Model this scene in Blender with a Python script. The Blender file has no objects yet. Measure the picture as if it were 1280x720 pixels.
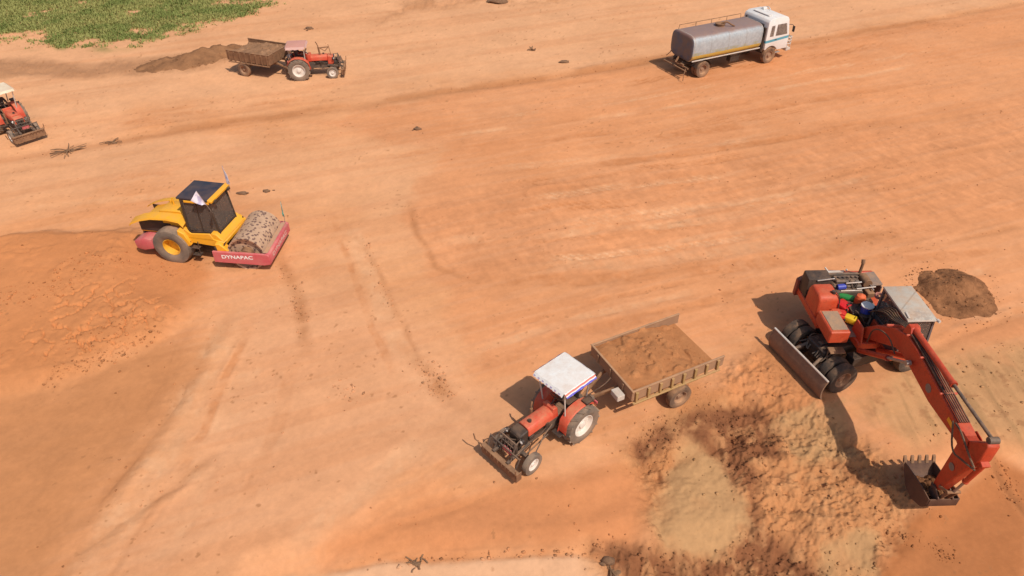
import bpy, bmesh, math, random
import numpy as np
from mathutils import Vector, Matrix, Euler

# ------------------------------------------------------------------ camera, sky, sun, exposure
sc = bpy.context.scene
C = sc.collection
R = math.radians
PITCH, FPX, CAMH = R(38), 900.0, 17.0
cam = bpy.data.cameras.new('camera'); cam_o = bpy.data.objects.new('camera', cam); C.objects.link(cam_o)
cam.sensor_width = 36; cam.lens = 36 * FPX / 1280; cam.clip_start = .1; cam.clip_end = 6000
cam_o.location = (0, 0, CAMH); cam_o.rotation_euler = (R(90) - PITCH, 0, 0)
sc.camera = cam_o
SUN_EL = R(54); SUN_XY = Vector((.6, -.8)).normalized()
wd = bpy.data.worlds.new('World'); sc.world = wd; wd.use_nodes = True
nt = wd.node_tree; nt.nodes.clear()
sky = nt.nodes.new('ShaderNodeTexSky'); sky.sky_type = 'NISHITA'; sky.sun_disc = False
sky.sun_elevation = SUN_EL; sky.sun_rotation = math.atan2(SUN_XY.x, SUN_XY.y)
sky.dust_density = 2.5; sky.air_density = 1.0
bg = nt.nodes.new('ShaderNodeBackground'); bg.inputs[1].default_value = .115
wo = nt.nodes.new('ShaderNodeOutputWorld')
nt.links.new(sky.outputs[0], bg.inputs[0]); nt.links.new(bg.outputs[0], wo.inputs[0])
sl = bpy.data.lights.new('sun', 'SUN'); sl.energy = 4.1; sl.angle = R(.55); sl.color = (1, .93, .82)
so = bpy.data.objects.new('sun', sl); C.objects.link(so)
sd = Vector((SUN_XY.x * math.cos(SUN_EL), SUN_XY.y * math.cos(SUN_EL), math.sin(SUN_EL)))
so.rotation_euler = (-sd).to_track_quat('-Z', 'Y').to_euler(); so.location = (20, -25, 40)
sc.view_settings.view_transform = 'Standard'; sc.view_settings.look = 'None'
sc.view_settings.exposure = -0.17; sc.view_settings.gamma = 1; sc.view_settings.use_curve_mapping = False
sc.cycles.use_denoising = True; sc.cycles.max_bounces = 6

# ------------------------------------------------------------------ helpers
rnd = random.Random(11)
def at(u, v, h=0.0):                       # point of the ground seen at a place of the (1280x720) photograph
    x = (u - 640) / FPX; y = (360 - v) / FPX
    d = Vector((x, math.cos(PITCH) + y * math.sin(PITCH), -math.sin(PITCH) + y * math.cos(PITCH)))
    t = (h - CAMH) / d.z
    return Vector((d.x * t, d.y * t, h))

def _lat(ix, iy, s):
    h = (ix * 374761393 + iy * 668265263 + s * 1442695041) & 0xffffffff
    h = ((h ^ (h >> 13)) * 1274126177) & 0xffffffff
    h = ((h ^ (h >> 16)) * 2246822519) & 0xffffffff
    return ((h ^ (h >> 15)) & 0xffff) / 65535.0
def vn(x, y, s=0):                         # value noise 0..1
    x = np.asarray(x, float); y = np.asarray(y, float)
    ix = np.floor(x).astype(np.int64); iy = np.floor(y).astype(np.int64)
    fx = x - ix; fy = y - iy
    fx = fx * fx * fx * (fx * (fx * 6 - 15) + 10); fy = fy * fy * fy * (fy * (fy * 6 - 15) + 10)
    a = _lat(ix, iy, s); b = _lat(ix + 1, iy, s); c = _lat(ix, iy + 1, s); d = _lat(ix + 1, iy + 1, s)
    return (a * (1 - fx) + b * fx) * (1 - fy) + (c * (1 - fx) + d * fx) * fy
def fbm(x, y, o=4, s=0, g=.5):
    t = 0; a = 1; n = 0
    for i in range(o):
        t = t + a * vn(x, y, s + i * 17); n += a; a *= g
        x, y = x * 1.62 - y * 1.17 + 3.1, x * 1.17 + y * 1.62 - 7.7
    return t / n
def sstep(a, b, x):
    t = np.clip((x - a) / (b - a), 0, 1); return t * t * (3 - 2 * t)

def nodes_mat(name):
    m = bpy.data.materials.new(name); m.use_nodes = True
    n = m.node_tree; n.nodes.clear()
    o = n.nodes.new('ShaderNodeOutputMaterial'); b = n.nodes.new('ShaderNodeBsdfPrincipled')
    n.links.new(b.outputs[0], o.inputs[0])
    return m, n, b
DUST = (.50, .27, .14)
def mixc(n, fac, a, b, blend='MIX'):
    x = n.nodes.new('ShaderNodeMix'); x.data_type = 'RGBA'; x.blend_type = blend
    for sock, v in ((x.inputs[0], fac), (x.inputs[6], a), (x.inputs[7], b)):
        if hasattr(v, 'is_output'): n.links.new(v, sock)
        elif isinstance(v, (int, float)): sock.default_value = v
        else: sock.default_value = (*v, 1) if len(v) == 3 else v
    return x.outputs[2]
def math_n(n, op, a, b=None, clamp=False):
    x = n.nodes.new('ShaderNodeMath'); x.operation = op; x.use_clamp = clamp
    for i, v in enumerate((a, b)):
        if v is None: continue
        if hasattr(v, 'is_output'): n.links.new(v, x.inputs[i])
        else: x.inputs[i].default_value = v
    return x.outputs[0]
def noise_n(n, scale, detail=4, rough=.6, coord=None):
    t = n.nodes.new('ShaderNodeTexNoise'); t.inputs['Scale'].default_value = scale
    t.inputs['Detail'].default_value = detail; t.inputs['Roughness'].default_value = rough
    if coord is None:
        c = n.nodes.new('ShaderNodeTexCoord'); coord = c.outputs['Object']
    n.links.new(coord, t.inputs['Vector']); return t.outputs['Fac']
def ramp_n(n, fac, a, b):
    m = n.nodes.new('ShaderNodeMapRange'); m.clamp = True
    m.inputs[1].default_value = a; m.inputs[2].default_value = b
    n.links.new(fac, m.inputs[0]); return m.outputs[0]
def paint(name, col, rough=.45, dust=.5, metal=0., stain=.35, scale=3.0, dustcol=DUST, base=None, bump=.0):
    m, n, b = nodes_mat(name)
    n1 = noise_n(n, scale, 5, .65); n2 = noise_n(n, scale * 5.5, 4, .7)
    dark = tuple(c * .45 for c in col)
    c0 = mixc(n, math_n(n, 'MULTIPLY', ramp_n(n, n2, .5, .75), stain), base(n) if base else col, dark)
    geo = n.nodes.new('ShaderNodeNewGeometry'); sx = n.nodes.new('ShaderNodeSeparateXYZ')
    n.links.new(geo.outputs['Normal'], sx.inputs[0])
    up = math_n(n, 'ADD', math_n(n, 'MULTIPLY', math_n(n, 'MAXIMUM', sx.outputs[2], 0.), .55), .45)
    df = math_n(n, 'MULTIPLY', math_n(n, 'MULTIPLY', up, ramp_n(n, n1, .30, .72)), dust * 1.3, True)
    c1 = mixc(n, df, c0, dustcol)
    n.links.new(c1, b.inputs['Base Color'])
    b.inputs['Metallic'].default_value = metal
    rr = math_n(n, 'ADD', math_n(n, 'MULTIPLY', df, .5), rough, True)
    n.links.new(rr, b.inputs['Roughness'])
    b.inputs['Specular IOR Level'].default_value = .35
    if bump:
        bp = n.nodes.new('ShaderNodeBump'); bp.inputs['Strength'].default_value = bump; bp.inputs['Distance'].default_value = .02
        n.links.new(n2, bp.inputs['Height']); n.links.new(bp.outputs[0], b.inputs['Normal'])
    return m
def glass(name, tint=(.25, .27, .28)):
    m, n, b = nodes_mat(name)
    b.inputs['Base Color'].default_value = (*tint, 1); b.inputs['Roughness'].default_value = .06
    b.inputs['Transmission Weight'].default_value = .75; b.inputs['IOR'].default_value = 1.2
    return m

class MB:
    def __init__(s, T=None): s.bm = bmesh.new(); s.T = T or Matrix()
    def _bev(s, vs, bev, seg=1):
        if bev <= 0: return
        es = list({e for v in vs for e in v.link_edges})
        bmesh.ops.bevel(s.bm, geom=es, offset=bev, segments=seg, profile=.5, affect='EDGES', clamp_overlap=True)
    def box(s, c, d, r=(0, 0, 0), bev=.012, seg=1):
        M = s.T @ Matrix.Translation(c) @ Euler([R(a) for a in r]).to_matrix().to_4x4() @ Matrix.Diagonal((*d, 1))
        g = bmesh.ops.create_cube(s.bm, size=1, matrix=M)
        s._bev(g['verts'], min(bev, min(d) * .4), seg); return s
    def bar(s, a, b, w, h, bev=.006):
        a = Vector(a); b = Vector(b); z = b - a; L = z.length
        q = z.to_track_quat('X', 'Z').to_matrix().to_4x4()
        M = s.T @ Matrix.Translation((a + b) / 2) @ q @ Matrix.Diagonal((L, w, h, 1))
        g = bmesh.ops.create_cube(s.bm, size=1, matrix=M); s._bev(g['verts'], bev); return s
    def prism(s, pts, lo, hi, bev=.012, plane='xz', seg=1):
        def P(p, k):
            return s.T @ Vector((p[0], k, p[1]) if plane == 'xz' else (k, p[0], p[1]) if plane == 'yz' else (p[0], p[1], k))
        A = [s.bm.verts.new(P(p, lo)) for p in pts]; B = [s.bm.verts.new(P(p, hi)) for p in pts]
        n = len(pts); fs = [s.bm.faces.new(A), s.bm.faces.new(B[::-1])]
        for i in range(n): fs.append(s.bm.faces.new((A[i], B[i], B[(i + 1) % n], A[(i + 1) % n])))
        bmesh.ops.recalc_face_normals(s.bm, faces=fs); s._bev(A + B, bev, seg); return s
    def cyl(s, a, b, r0, r1=None, seg=14, bev=0):
        a = Vector(a); b = Vector(b); r1 = r0 if r1 is None else r1
        q = (b - a).to_track_quat('Z', 'Y').to_matrix().to_4x4()
        M = s.T @ Matrix.Translation((a + b) / 2) @ q
        g = bmesh.ops.create_cone(s.bm, cap_ends=True, segments=seg, radius1=r0, radius2=r1, depth=(b - a).length, matrix=M)
        return s
    def tube(s, pts, r, seg=6, smooth=2):
        P = [Vector(p) for p in pts]
        for _ in range(smooth):
            if len(P) < 3: break
            Q = [P[0]]
            for i in range(len(P) - 1):
                Q += [P[i] * .75 + P[i + 1] * .25, P[i] * .25 + P[i + 1] * .75]
            P = Q + [P[-1]]
        rings = []
        for i, p in enumerate(P):
            t = (P[min(i + 1, len(P) - 1)] - P[max(i - 1, 0)]).normalized()
            q = t.to_track_quat('Z', 'Y')
            rings.append([s.bm.verts.new(s.T @ (p + q @ Vector((r * math.cos(2 * math.pi * k / seg), r * math.sin(2 * math.pi * k / seg), 0)))) for k in range(seg)])
        for A, B in zip(rings, rings[1:]):
            for k in range(seg): s.bm.faces.new((A[k], A[(k + 1) % seg], B[(k + 1) % seg], B[k]))
        s.bm.faces.new(rings[0][::-1]); s.bm.faces.new(rings[-1]); return s
    def lathe(s, prof, c=(0, 0, 0), axis='y', seg=32):
        c = Vector(c); rings = []
        for r, a in prof:
            ring = []
            for k in range(seg):
                th = 2 * math.pi * k / seg; u, v = r * math.cos(th), r * math.sin(th)
                p = Vector((u, a, v)) if axis == 'y' else Vector((u, v, a)) if axis == 'z' else Vector((a, u, v))
                ring.append(s.bm.verts.new(s.T @ (c + p)))
            rings.append(ring)
        fs = []
        for A, B in zip(rings, rings[1:]):
            for k in range(seg): fs.append(s.bm.faces.new((A[k], A[(k + 1) % seg], B[(k + 1) % seg], B[k])))
        for ring, pr in ((rings[0], prof[0]), (rings[-1], prof[-1])):
            if pr[0] < .06: fs.append(s.bm.faces.new(ring))
        bmesh.ops.recalc_face_normals(s.bm, faces=fs); return s
    def sheet(s, P, th=.012):                # grid of points -> thick sheet
        nu, nv = len(P), len(P[0]); off = {}
        V = [[Vector(p) for p in row] for row in P]
        N = [[None] * nv for _ in range(nu)]
        for i in range(nu):
            for j in range(nv):
                du = V[min(i + 1, nu - 1)][j] - V[max(i - 1, 0)][j]; dv = V[i][min(j + 1, nv - 1)] - V[i][max(j - 1, 0)]
                N[i][j] = du.cross(dv).normalized()
        A = [[s.bm.verts.new(s.T @ (V[i][j] + N[i][j] * th / 2)) for j in range(nv)] for i in range(nu)]
        B = [[s.bm.verts.new(s.T @ (V[i][j] - N[i][j] * th / 2)) for j in range(nv)] for i in range(nu)]
        fs = []
        f = s.bm.faces.new
        for i in range(nu - 1):
            for j in range(nv - 1):
                fs.append(f((A[i][j], A[i + 1][j], A[i + 1][j + 1], A[i][j + 1]))); fs.append(f((B[i][j], B[i][j + 1], B[i + 1][j + 1], B[i + 1][j])))
        for i in range(nu - 1):
            fs.append(f((A[i][0], B[i][0], B[i + 1][0], A[i + 1][0]))); fs.append(f((A[i][-1], A[i + 1][-1], B[i + 1][-1], B[i][-1])))
        for j in range(nv - 1):
            fs.append(f((A[0][j], A[0][j + 1], B[0][j + 1], B[0][j]))); fs.append(f((A[-1][j], B[-1][j], B[-1][j + 1], A[-1][j + 1])))
        bmesh.ops.recalc_face_normals(s.bm, faces=fs); return s
    def lump(s, c, r, sq=(1, 1, 1), j=.25, sub=1, rn=None):
        rn = rn or rnd
        g = bmesh.ops.create_icosphere(s.bm, subdivisions=sub, radius=1, matrix=Matrix())
        rot = Euler((rn.random() * 6, rn.random() * 6, rn.random() * 6)).to_matrix()
        for v in g['verts']:
            p = rot @ (v.co * (r * (1 + rn.uniform(-j, j))))
            v.co = s.T @ (Vector(c) + Vector((p.x * sq[0], p.y * sq[1], p.z * sq[2])))
        return s
    def mesh(s, name, mat, angle=35):
        me = bpy.data.meshes.new(name); s.bm.to_mesh(me); s.bm.free()
        for m in (mat if isinstance(mat, (list, tuple)) else [mat]): me.materials.append(m)
        me.shade_smooth(); me.set_sharp_from_angle(angle=R(angle)); return me
    def build(s, name, mat, parent=None, label=None, angle=35):
        return link(name, s.mesh(name, mat, angle), parent, label)
def link(name, me, parent=None, label=None, loc=(0, 0, 0), rot=(0, 0, 0)):
    o = bpy.data.objects.new(name, me); C.objects.link(o); o.location = loc; o.rotation_euler = rot
    if parent: o.parent = parent
    if label: o['label'] = label
    return o
def tag(o, label, cat=None, group=None, kind=None):
    o['label'] = label
    if cat: o['category'] = cat
    if group: o['group'] = group
    if kind: o['kind'] = kind
    return o
def thing(name, label, cat, loc, deg=0, group=None):
    o = bpy.data.objects.new(name, None); C.objects.link(o); o.empty_display_size = .2
    o.location = loc; o.rotation_euler = (0, 0, R(deg)); return tag(o, label, cat, group)
def lettering(body, size, mat, parent, loc, rot, extrude=.004, sx=1):
    cu = bpy.data.curves.new('lettering', 'FONT'); cu.body = body; cu.size = size; cu.extrude = extrude; cu.offset = size * .02
    cu.align_x = 'CENTER'; cu.align_y = 'CENTER'; cu.materials.append(mat)
    tmp = bpy.data.objects.new('tmp', cu); C.objects.link(tmp)
    me = bpy.data.meshes.new_from_object(tmp.evaluated_get(bpy.context.evaluated_depsgraph_get())); bpy.data.objects.remove(tmp)
    o = link('lettering', me, parent, None, loc, rot); o.scale = (sx, 1, 1); return o

# ------------------------------------------------------------------ materials
M = {}
M['red'] = paint('tractor red', (.60, .055, .028), .45, .55, stain=.45)
M['faded_red'] = paint('faded red', (.58, .075, .045), .5, .5)
M['exc_red'] = paint('excavator orange red', (.54, .056, .018), .45, .26, stain=.6, scale=2.2)
M['boom_red'] = paint('boom red', (.48, .048, .017), .42, .16, stain=.7, scale=2.0)
M['black'] = paint('greasy black metal', (.022, .02, .021), .5, .22, stain=.2)
M['engine'] = paint('engine grey', (.06, .055, .052), .5, .45)
M['tyre'] = paint('dusty rubber', (.13, .105, .085), .9, .85, scale=2.2, bump=.3, dustcol=(.40, .26, .17))
M['tyre_dark'] = paint('dark rubber', (.03, .029, .028), .85, .42, scale=2.5, bump=.3)
M['tyre_caked'] = paint('soil caked rubber', (.09, .06, .045), .9, .95, scale=1.6, bump=.5)
M['rim_white'] = paint('dusty white rim', (.72, .68, .62), .5, .4)
M['rim_brown'] = paint('soil covered rim', (.25, .15, .10), .7, .8)
M['yellow'] = paint('machine yellow', (.83, .39, .014), .46, .28, stain=.25)
M['rim_yellow'] = paint('rim yellow', (.75, .38, .02), .5, .25)
M['pink_red'] = paint('dusty faded crimson', (.54, .085, .10), .55, .45, dustcol=(.55, .33, .25))
M['white'] = paint('white paint', (.74, .72, .69), .45, .25, stain=.14)
M['text_white'] = paint('white letters', (.8, .77, .74), .5, .1, stain=.05)
M['blueblack'] = paint('dark blue grey roof', (.022, .026, .045), .45, .12, stain=.1)
M['darkpost'] = paint('dark cab posts', (.03, .024, .022), .45, .2)
M['glass'] = glass('tinted glass')
M['darkglass'] = glass('dark glass', (.34, .27, .23))
M['chrome'] = paint('bare steel', (.34, .31, .29), .4, .35, metal=.6)
M['rust'] = paint('rusty steel', (.17, .085, .045), .75, .55, stain=.5)
M['grey'] = paint('grey steel', (.26, .25, .25), .5, .4)
M['dustgrey'] = paint('dusty grey panel', (.20, .16, .14), .65, .45)
M['roofwhite'] = paint('dirty cab roof', (.56, .52, .47), .55, .45, stain=.5, scale=2.5)
M['skin'] = paint('skin', (.26, .13, .08), .6, .05, stain=.05)
M['cloth_dark'] = paint('dark cloth', (.04, .03, .035), .9, .25)
M['cloth_tan'] = paint('tan cloth', (.20, .13, .09), .9, .2)
M['hair'] = paint('black hair', (.012, .01, .009), .7, .05)
M['lens'] = paint('lamp lens', (.75, .73, .68), .2, .1, stain=.05)
M['trailer_in'] = paint('trailer soil brown', (.30, .17, .10), .8, .8, scale=2)
M['ochre'] = paint('worn ochre trailer paint', (.38, .24, .09), .65, .75, stain=.6)
M['hose'] = paint('black hose', (.025, .022, .022), .6, .45)
M['wood'] = paint('weathered dry wood', (.16, .09, .05), .9, .35)
M['rock'] = paint('dark clod', (.13, .07, .04), .95, .35, scale=8, bump=.6)

def soil_mat(name, col_a, col_b, attr=None, bumps=((9, .022, .35), (38, .009, .5)), var=.12):
    m, n, b = nodes_mat(name)
    tc = n.nodes.new('ShaderNodeTexCoord').outputs['Object']
    f1 = noise_n(n, 1.3, 6, .65, tc); f2 = noise_n(n, 14, 5, .75, tc); f3 = noise_n(n, 60, 3, .7, tc)
    if attr:
        a = n.nodes.new('ShaderNodeAttribute'); a.attribute_name = attr; base = a.outputs['Color']
    else: base = mixc(n, ramp_n(n, f1, .35, .65), col_a, col_b)
    v = math_n(n, 'ADD', math_n(n, 'MULTIPLY', math_n(n, 'SUBTRACT', f1, .5), var * 1.5), 1.)
    v = math_n(n, 'ADD', v, math_n(n, 'MULTIPLY', math_n(n, 'SUBTRACT', f2, .5), var * 1.6))
    v = math_n(n, 'ADD', v, math_n(n, 'MULTIPLY', math_n(n, 'SUBTRACT', f3, .5), var))
    cc = n.nodes.new('ShaderNodeCombineXYZ')
    for i in range(3): n.links.new(v, cc.inputs[i])
    col = mixc(n, 1., base, cc.outputs[0], 'MULTIPLY')
    n.links.new(col, b.inputs['Base Color']); b.inputs['Roughness'].default_value = .95
    b.inputs['Specular IOR Level'].default_value = .12
    prev = None
    for sc_, dist, st in bumps:
        bp = n.nodes.new('ShaderNodeBump'); bp.inputs['Distance'].default_value = dist; bp.inputs['Strength'].default_value = st
        hgt = noise_n(n, sc_, 5, .65, tc)
        if attr: hgt = math_n(n, 'MULTIPLY', hgt, math_n(n, 'ADD', math_n(n, 'MULTIPLY', a.outputs['Alpha'], 2.6), .6))
        n.links.new(hgt, bp.inputs['Height'])
        if prev: n.links.new(prev, bp.inputs['Normal'])
        prev = bp.outputs[0]
    n.links.new(prev, b.inputs['Normal'])
    return m

# ------------------------------------------------------------------ ground
def poly_mask(x, y, px, soft, warp=.0, wf=.7, seed=0):
    """soft-edged polygon given in photograph places, its rim broken up by noise"""
    pts = [at(*p).xy for p in px]
    if warp:
        x = x + warp * 2 * (fbm(x * wf, y * wf, 4, seed) - .5); y = y + warp * 2 * (fbm(x * wf + 50, y * wf, 4, seed + 5) - .5)
    inside = np.zeros(x.shape, bool); dist = np.full(x.shape, 1e9)
    n = len(pts)
    for i in range(n):
        a, b = pts[i], pts[(i + 1) % n]
        cond = (a.y > y) != (b.y > y)
        with np.errstate(divide='ignore', invalid='ignore'):
            inside ^= cond & (x < (b.x - a.x) * (y - a.y) / ((b.y - a.y) if b.y != a.y else 1e-9) + a.x)
        dx, dy = b.x - a.x, b.y - a.y; L = dx * dx + dy * dy
        t = np.clip(((x - a.x) * dx + (y - a.y) * dy) / L, 0, 1)
        dist = np.minimum(dist, np.hypot(x - a.x - t * dx, y - a.y - t * dy))
    return sstep(-soft, soft, np.where(inside, dist, -dist))
def stroke_d(x, y, px, warp, wxy):
    pts = [at(*p).xy for p in px]
    x = x + warp * 2 * wxy[0]; y = y + warp * 2 * wxy[1]
    best = np.full(x.shape, 1e9); side = np.zeros(x.shape); along = np.zeros(x.shape); n = len(pts) - 1
    for q, (a, b) in enumerate(zip(pts, pts[1:])):
        dx, dy = b.x - a.x, b.y - a.y; L = dx * dx + dy * dy
        t = np.clip(((x - a.x) * dx + (y - a.y) * dy) / L, 0, 1)
        d = np.hypot(x - a.x - t * dx, y - a.y - t * dy)
        sgn = np.sign(dx * (y - a.y) - dy * (x - a.x))
        side = np.where(d < best, sgn, side); along = np.where(d < best, (q + t) / n, along); best = np.minimum(best, d)
    return best, side, sstep(0, .22, along) * sstep(1, .78, along)

POLY = dict(
    fill=[(-60, 305), (0, 302), (60, 293), (170, 290), (250, 318), (262, 345), (225, 385), (205, 415), (140, 448), (70, 476), (0, 488), (-60, 500)],
    lowleft=[(-80, 492), (0, 486), (90, 470), (200, 420), (255, 440), (215, 520), (150, 600), (90, 670), (50, 740), (-80, 760)],
    slope=[(420, 668), (560, 612), (690, 592), (760, 578), (860, 545), (835, 600), (815, 650), (790, 672), (700, 684), (600, 688), (400, 694)],
    ledge=[(330, 712), (480, 695), (620, 690), (735, 686), (775, 690), (830, 720), (900, 790), (300, 790)],
    dark=[(790, 548), (860, 520), (945, 500), (975, 520), (965, 555), (935, 575), (940, 610), (952, 650), (1000, 668), (1040, 690), (1060, 740), (830, 740), (770, 690), (745, 672), (830, 676), (880, 682), (928, 662), (938, 620), (900, 572), (865, 548), (800, 572)],
    rough=[(780, 560), (860, 500), (960, 500), (1040, 520), (1100, 560), (1150, 620), (1125, 700), (1150, 760), (820, 760), (740, 680), (830, 670)],
    tan1=[(862, 545), (885, 552), (905, 578), (935, 618), (938, 648), (920, 664), (880, 680), (835, 676), (815, 648), (830, 600), (845, 565)],
    tan2=[(965, 528), (1010, 508), (1050, 500), (1058, 530), (1064, 566), (1020, 570), (985, 560)],
    tan3=[(1070, 500), (1100, 470), (1180, 452), (1240, 432), (1300, 420), (1300, 548), (1250, 552), (1180, 548), (1140, 560), (1100, 530)],
    tan4=[(1040, 672), (1070, 655), (1105, 662), (1100, 690), (1120, 720), (1060, 730), (1035, 700)],
    floor=[(1135, 640), (1180, 612), (1250, 560), (1300, 580), (1300, 740), (1115, 740), (1100, 700)],
    churn=[(790, 535), (880, 470), (960, 440), (1010, 480), (1050, 500), (960, 525), (880, 545), (800, 568)],
    track=[(515, 262), (560, 235), (860, 200), (1180, 150), (1330, 100), (1330, 260), (1100, 290), (840, 330), (560, 345), (530, 310)],
    grass=[(-200, 44), (0, 43), (40, 48), (70, 66), (120, 64), (150, 60), (205, 42), (260, 30), (300, 24), (318, 14), (335, -20), (420, -80), (-300, -80)],
    brownbank=[(-80, 75), (0, 72), (120, 78), (220, 68), (285, 60), (290, 75), (240, 88), (180, 92), (60, 96), (-80, 100)],
    hill=[(470, 28), (500, 5), (540, -15), (700, -20), (760, -25), (700, 5), (600, 4), (520, 14)],
    pale=[(300, 370), (420, 350), (560, 420), (600, 520), (520, 600), (400, 690), (160, 760), (110, 720), (200, 600), (270, 470)],
    haul=[(380, 152), (600, 110), (842, 76), (1060, 42), (1330, -6), (1400, 430), (1180, 420), (1000, 400), (760, 470), (600, 470), (545, 350), (505, 262), (560, 190)],
    paletop=[(-100, -60), (1400, -60), (1300, -5), (1140, 22), (1000, 46), (842, 66), (740, 82), (600, 98), (430, 110), (300, 120), (150, 140), (0, 150), (-100, 160)],
    pale2=[(0, 150), (250, 175), (520, 170), (560, 235), (510, 270), (380, 250), (180, 220), (0, 270), (-80, 200)],
)
STROKES = [  # polyline, half width, darkness, ridge height
    ([(-60, 205), (60, 190), (200, 166), (330, 146), (460, 128), (600, 106), (740, 88), (842, 70), (950, 55)], .62, .95, .12),
    ([(560, 112), (700, 94), (842, 72), (1000, 52), (1140, 28), (1290, 0)], .40, 1.0, .14),
    ([(980, 60), (1120, 34), (1300, -4)], .4, .5, .06),
    ([(-60, 225), (120, 196), (300, 172), (470, 152)], .3, .3, .04),
    ([(520, 166), (700, 150), (900, 130), (1090, 120), (1300, 85)], .25, .25, .04),
    ([(610, 215), (820, 196), (1000, 170), (1300, 128)], .28, .32, .05),
    ([(1010, 226), (1120, 205), (1300, 168)], .25, .5, .06),
    ([(980, 250), (1100, 235), (1180, 214)], .22, .45, .05),
    ([(650, 338), (740, 322), (800, 312)], .16, .5, .05),
    ([(720, 352), (840, 335), (900, 322)], .2, .45, .05),
    ([(800, 392), (930, 372), (1010, 345)], .22, .3, .05),
    ([(1185, 300), (1280, 282), (1340, 268)], .2, .6, .06),
    ([(1100, 320), (1180, 300), (1210, 290)], .2, .5, .05),
    ([(430, 270), (470, 330), (500, 400), (545, 480), (560, 500)], .16, .45, .05),
    ([(340, 300), (352, 320), (372, 372), (376, 408), (384, 440)], .26, .8, .05), ([(1035, 306), (1070, 300), (1110, 290)], .4, .9, .02), ([(512, 250), (522, 290), (545, 330), (600, 352)], .18, .7, .04), ([(500, 430), (535, 460), (556, 490), (580, 505)], .35, .9, .05),
    ([(285, 395), (255, 440), (225, 500), (180, 560), (140, 612), (110, 650)], .30, .85, .10),
    ([(265, 570), (225, 600), (150, 655), (80, 712), (40, 750)], .24, .75, .07),
    ([(205, 610), (190, 640), (155, 690), (120, 735)], .12, .4, .05),
    ([(250, 350), (205, 470), (150, 560)], .5, .25, .05),
    ([(700, 600), (780, 585), (870, 560), (960, 520), (1010, 500)], .18, .6, .07),
    ([(430, 672), (520, 645), (620, 615), (700, 600)], .15, .4, .05),
    ([(1240, 555), (1262, 590), (1300, 640)], .16, .8, .12),
    ([(890, 500), (960, 470), (1100, 470), (1200, 420), (1300, 385)], .25, .4, .06),
    ([(1160, 440), (1230, 405), (1300, 380)], .2, .4, .05),
    ([(400, 695), (520, 690), (640, 686), (735, 680)], .1, .35, .05),
]
TRACKS = []
_up = [(330, 150), (600, 112), (842, 78), (1060, 44), (1330, -4)]; _lo = [(545, 350), (700, 352), (860, 338), (1010, 318), (1330, 262)]
_r = random.Random(23)
for k in range(26):
    t = (k + _r.uniform(-.35, .35)) / 25; a0, a1 = sorted((_r.uniform(0, .45), _r.uniform(.6, 1.0)))
    pts = []
    for q in np.linspace(a0, a1, 4):
        f = q * 4; i = min(int(f), 3); f -= i
        A = Vector(_up[i]).lerp(Vector(_up[i + 1]), f); B = Vector(_lo[i]).lerp(Vector(_lo[i + 1]), f); p = A.lerp(B, t); pts.append((p.x, p.y + _r.uniform(-2.5, 2.5)))
    TRACKS.append((pts, _r.uniform(.16, .42), _r.choice((1, 1, -1)), _r.uniform(.35, .8)))
for pl, w, sg, k in (([(300, 372), (262, 450), (205, 560), (120, 690), (80, 750)], .55, -1, .6), ([(345, 380), (310, 470), (250, 590), (180, 740)], .4, -1, .5), ([(318, 400), (280, 480), (225, 590), (160, 700)], .16, 1, .6), ([(380, 420), (350, 520), (300, 640), (270, 740)], .25, 1, .25),
                     ([(420, 250), (452, 320), (480, 400), (520, 470), (570, 520)], .35, -1, .5), ([(405, 250), (440, 330), (462, 410), (500, 480)], .14, 1, .5), ([(560, 520), (470, 600), (360, 680), (300, 740)], .4, -1, .45), ([(600, 545), (520, 610), (430, 660), (380, 700)], .2, 1, .35),
                     ([(560, 470), (700, 420), (860, 385), (980, 345)], .3, 1, .5), ([(580, 440), (720, 395), (900, 355)], .2, -1, .5), ([(620, 410), (760, 372), (940, 335)], .16, 1, .5), ([(0, 235), (150, 222), (330, 205)], .3, 1, .4), ([(0, 262), (120, 252), (240, 238)], .35, -1, .4), ([(0, 180), (160, 152), (300, 132), (420, 118)], .3, 1, .5),
                     ([(860, 470), (960, 430), (1100, 400), (1300, 352)], .35, 1, .6), ([(1180, 410), (1240, 392), (1320, 372)], .3, -1, .5), ([(1060, 330), (1180, 318), (1300, 305)], .3, 1, .5), ([(1200, 345), (1300, 328)], .25, -1, .5)):
    TRACKS.append((pl, w, sg, k))
MOUND = [(1193, 366, 1.35, .62), (1225, 383, .8, .28), (1165, 392, .7, .2)]
HEAP = at(1193, 372)

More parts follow.
